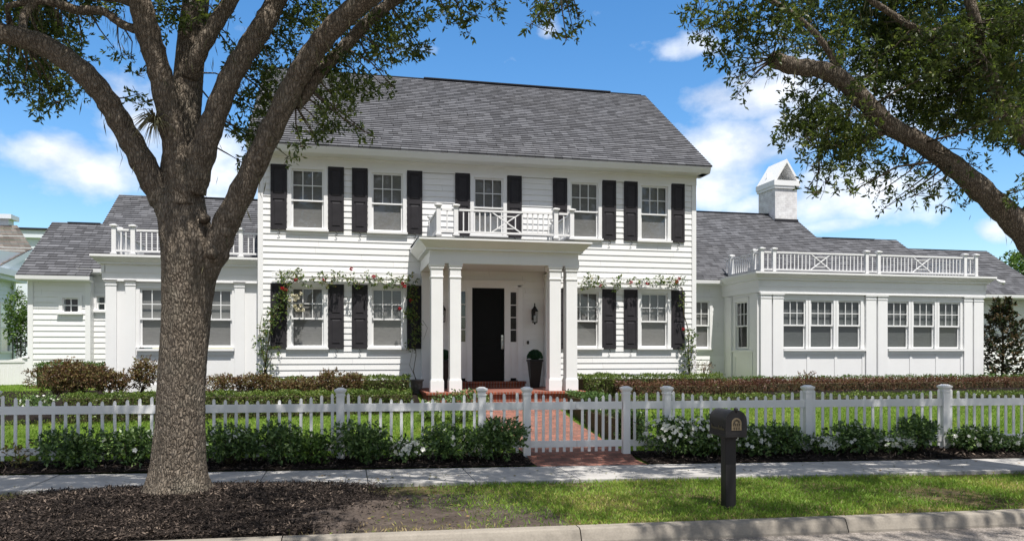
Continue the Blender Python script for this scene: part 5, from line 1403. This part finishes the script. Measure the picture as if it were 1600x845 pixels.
az = w.math('ARCTAN2', sp.outputs[0], sp.outputs[1]); hyp = w.math('SQRT', w.math('ADD', w.math('MULTIPLY', sp.outputs[0], sp.outputs[0]), w.math('MULTIPLY', sp.outputs[1], sp.outputs[1])))
el = w.math('ARCTAN2', sp.outputs[2], hyp)
cb = w.new('ShaderNodeCombineXYZ'); w.ln(az, cb.inputs[0]); w.ln(w.math('MULTIPLY', el, 1.5), cb.inputs[1])
n1 = w.new('ShaderNodeTexNoise'); n1.inputs['Scale'].default_value = 10; n1.inputs['Detail'].default_value = 9; n1.inputs['Roughness'].default_value = .55; w.ln(cb.outputs[0], n1.inputs['Vector'])
n2 = w.new('ShaderNodeTexNoise'); n2.inputs['Scale'].default_value = 2.2; n2.inputs['Detail'].default_value = 5; w.ln(cb.outputs[0], n2.inputs['Vector'])
field = None
CLOUDS = [(95,245,75,30,1.0),(150,270,90,32,1.0),(215,200,60,70,.75),(190,150,50,40,.6),(330,270,80,60,.8),(60,225,30,18,.8),
          (1190,150,85,32,1.0),(1130,150,60,20,.9),(1150,235,110,40,1.0),(1240,205,70,40,.9),(1110,290,70,30,.9),(1320,300,120,38,.95),(1220,320,70,22,.9),(1400,150,120,90,.7),(1555,358,28,16,.9),(1450,270,40,30,.35),(1580,330,20,40,.4),(860,50,18,12,.55),(1080,75,35,14,.6),(1310,350,50,12,.6)]
for px, py, sx, sy, a in CLOUDS:
    dx, dy = ray(px); h = math.hypot(dx,dy); az0 = math.atan2(dx,dy); el0 = math.atan2((HOR-py)/FPX, h)
    sa, se = sx/FPX/(h*h), sy/FPX/h
    u = w.math('DIVIDE', w.math('SUBTRACT', az, az0), sa); v = w.math('DIVIDE', w.math('SUBTRACT', el, el0), se)
    g = w.math('MULTIPLY', w.math('EXPONENT', w.math('MULTIPLY', w.math('ADD', w.math('MULTIPLY',u,u), w.math('MULTIPLY',v,v)), -.7)), a)
    field = g if field is None else w.math('MAXIMUM', field, g)
# unseen cloud cover added outside the view to whiten the fill light
gen = w.math('MULTIPLY', w.math('SUBTRACT', n2.outputs['Fac'], .18), 2.6)
front = w.math('LESS_THAN', w.math('ABSOLUTE', w.math('SUBTRACT', az, TH)), .62)
front = w.math('MULTIPLY', front, w.math('LESS_THAN', el, .62))
gen = w.math('MULTIPLY', gen, w.math('SUBTRACT', 1.0, front))
f2 = w.math('ADD', w.math('MAXIMUM', field, gen), w.math('MULTIPLY', w.math('SUBTRACT', n1.outputs['Fac'], .5), 2.0))
mask = w.ramp(f2, [(.22,(0,0,0)),(.55,(.5,.5,.5)),(1.0,(.93,.93,.93))])
ccol = w.ramp(w.math('ADD', n1.outputs['Fac'], w.math('MULTIPLY', f2, .25)), [(.45,(5.2,5.6,6.4)),(.8,(8.2,8.4,8.8))])
hs = w.new('ShaderNodeHueSaturation'); hs.inputs['Saturation'].default_value = 1.32; hs.inputs['Value'].default_value = 1.42; w.ln(sky.outputs[0], hs.inputs['Color'])
ccol = w.mix(front, w.mix(1.0, ccol, (.50,.50,.50), 'MULTIPLY'), ccol)  # added clouds out of view are dimmed to lower the fill
w.ln(w.mix(mask, hs.outputs[0], ccol), bg.inputs['Color']); bg.inputs['Strength'].default_value = .105
vs_ = sc.view_settings; vs_.view_transform = 'Standard'; vs_.look = 'None'; vs_.gamma = 1; vs_.use_curve_mapping = False; vs_.exposure = .42
sc.render.engine = 'CYCLES'
sc.cycles.max_bounces = 8; sc.cycles.transparent_max_bounces = 12
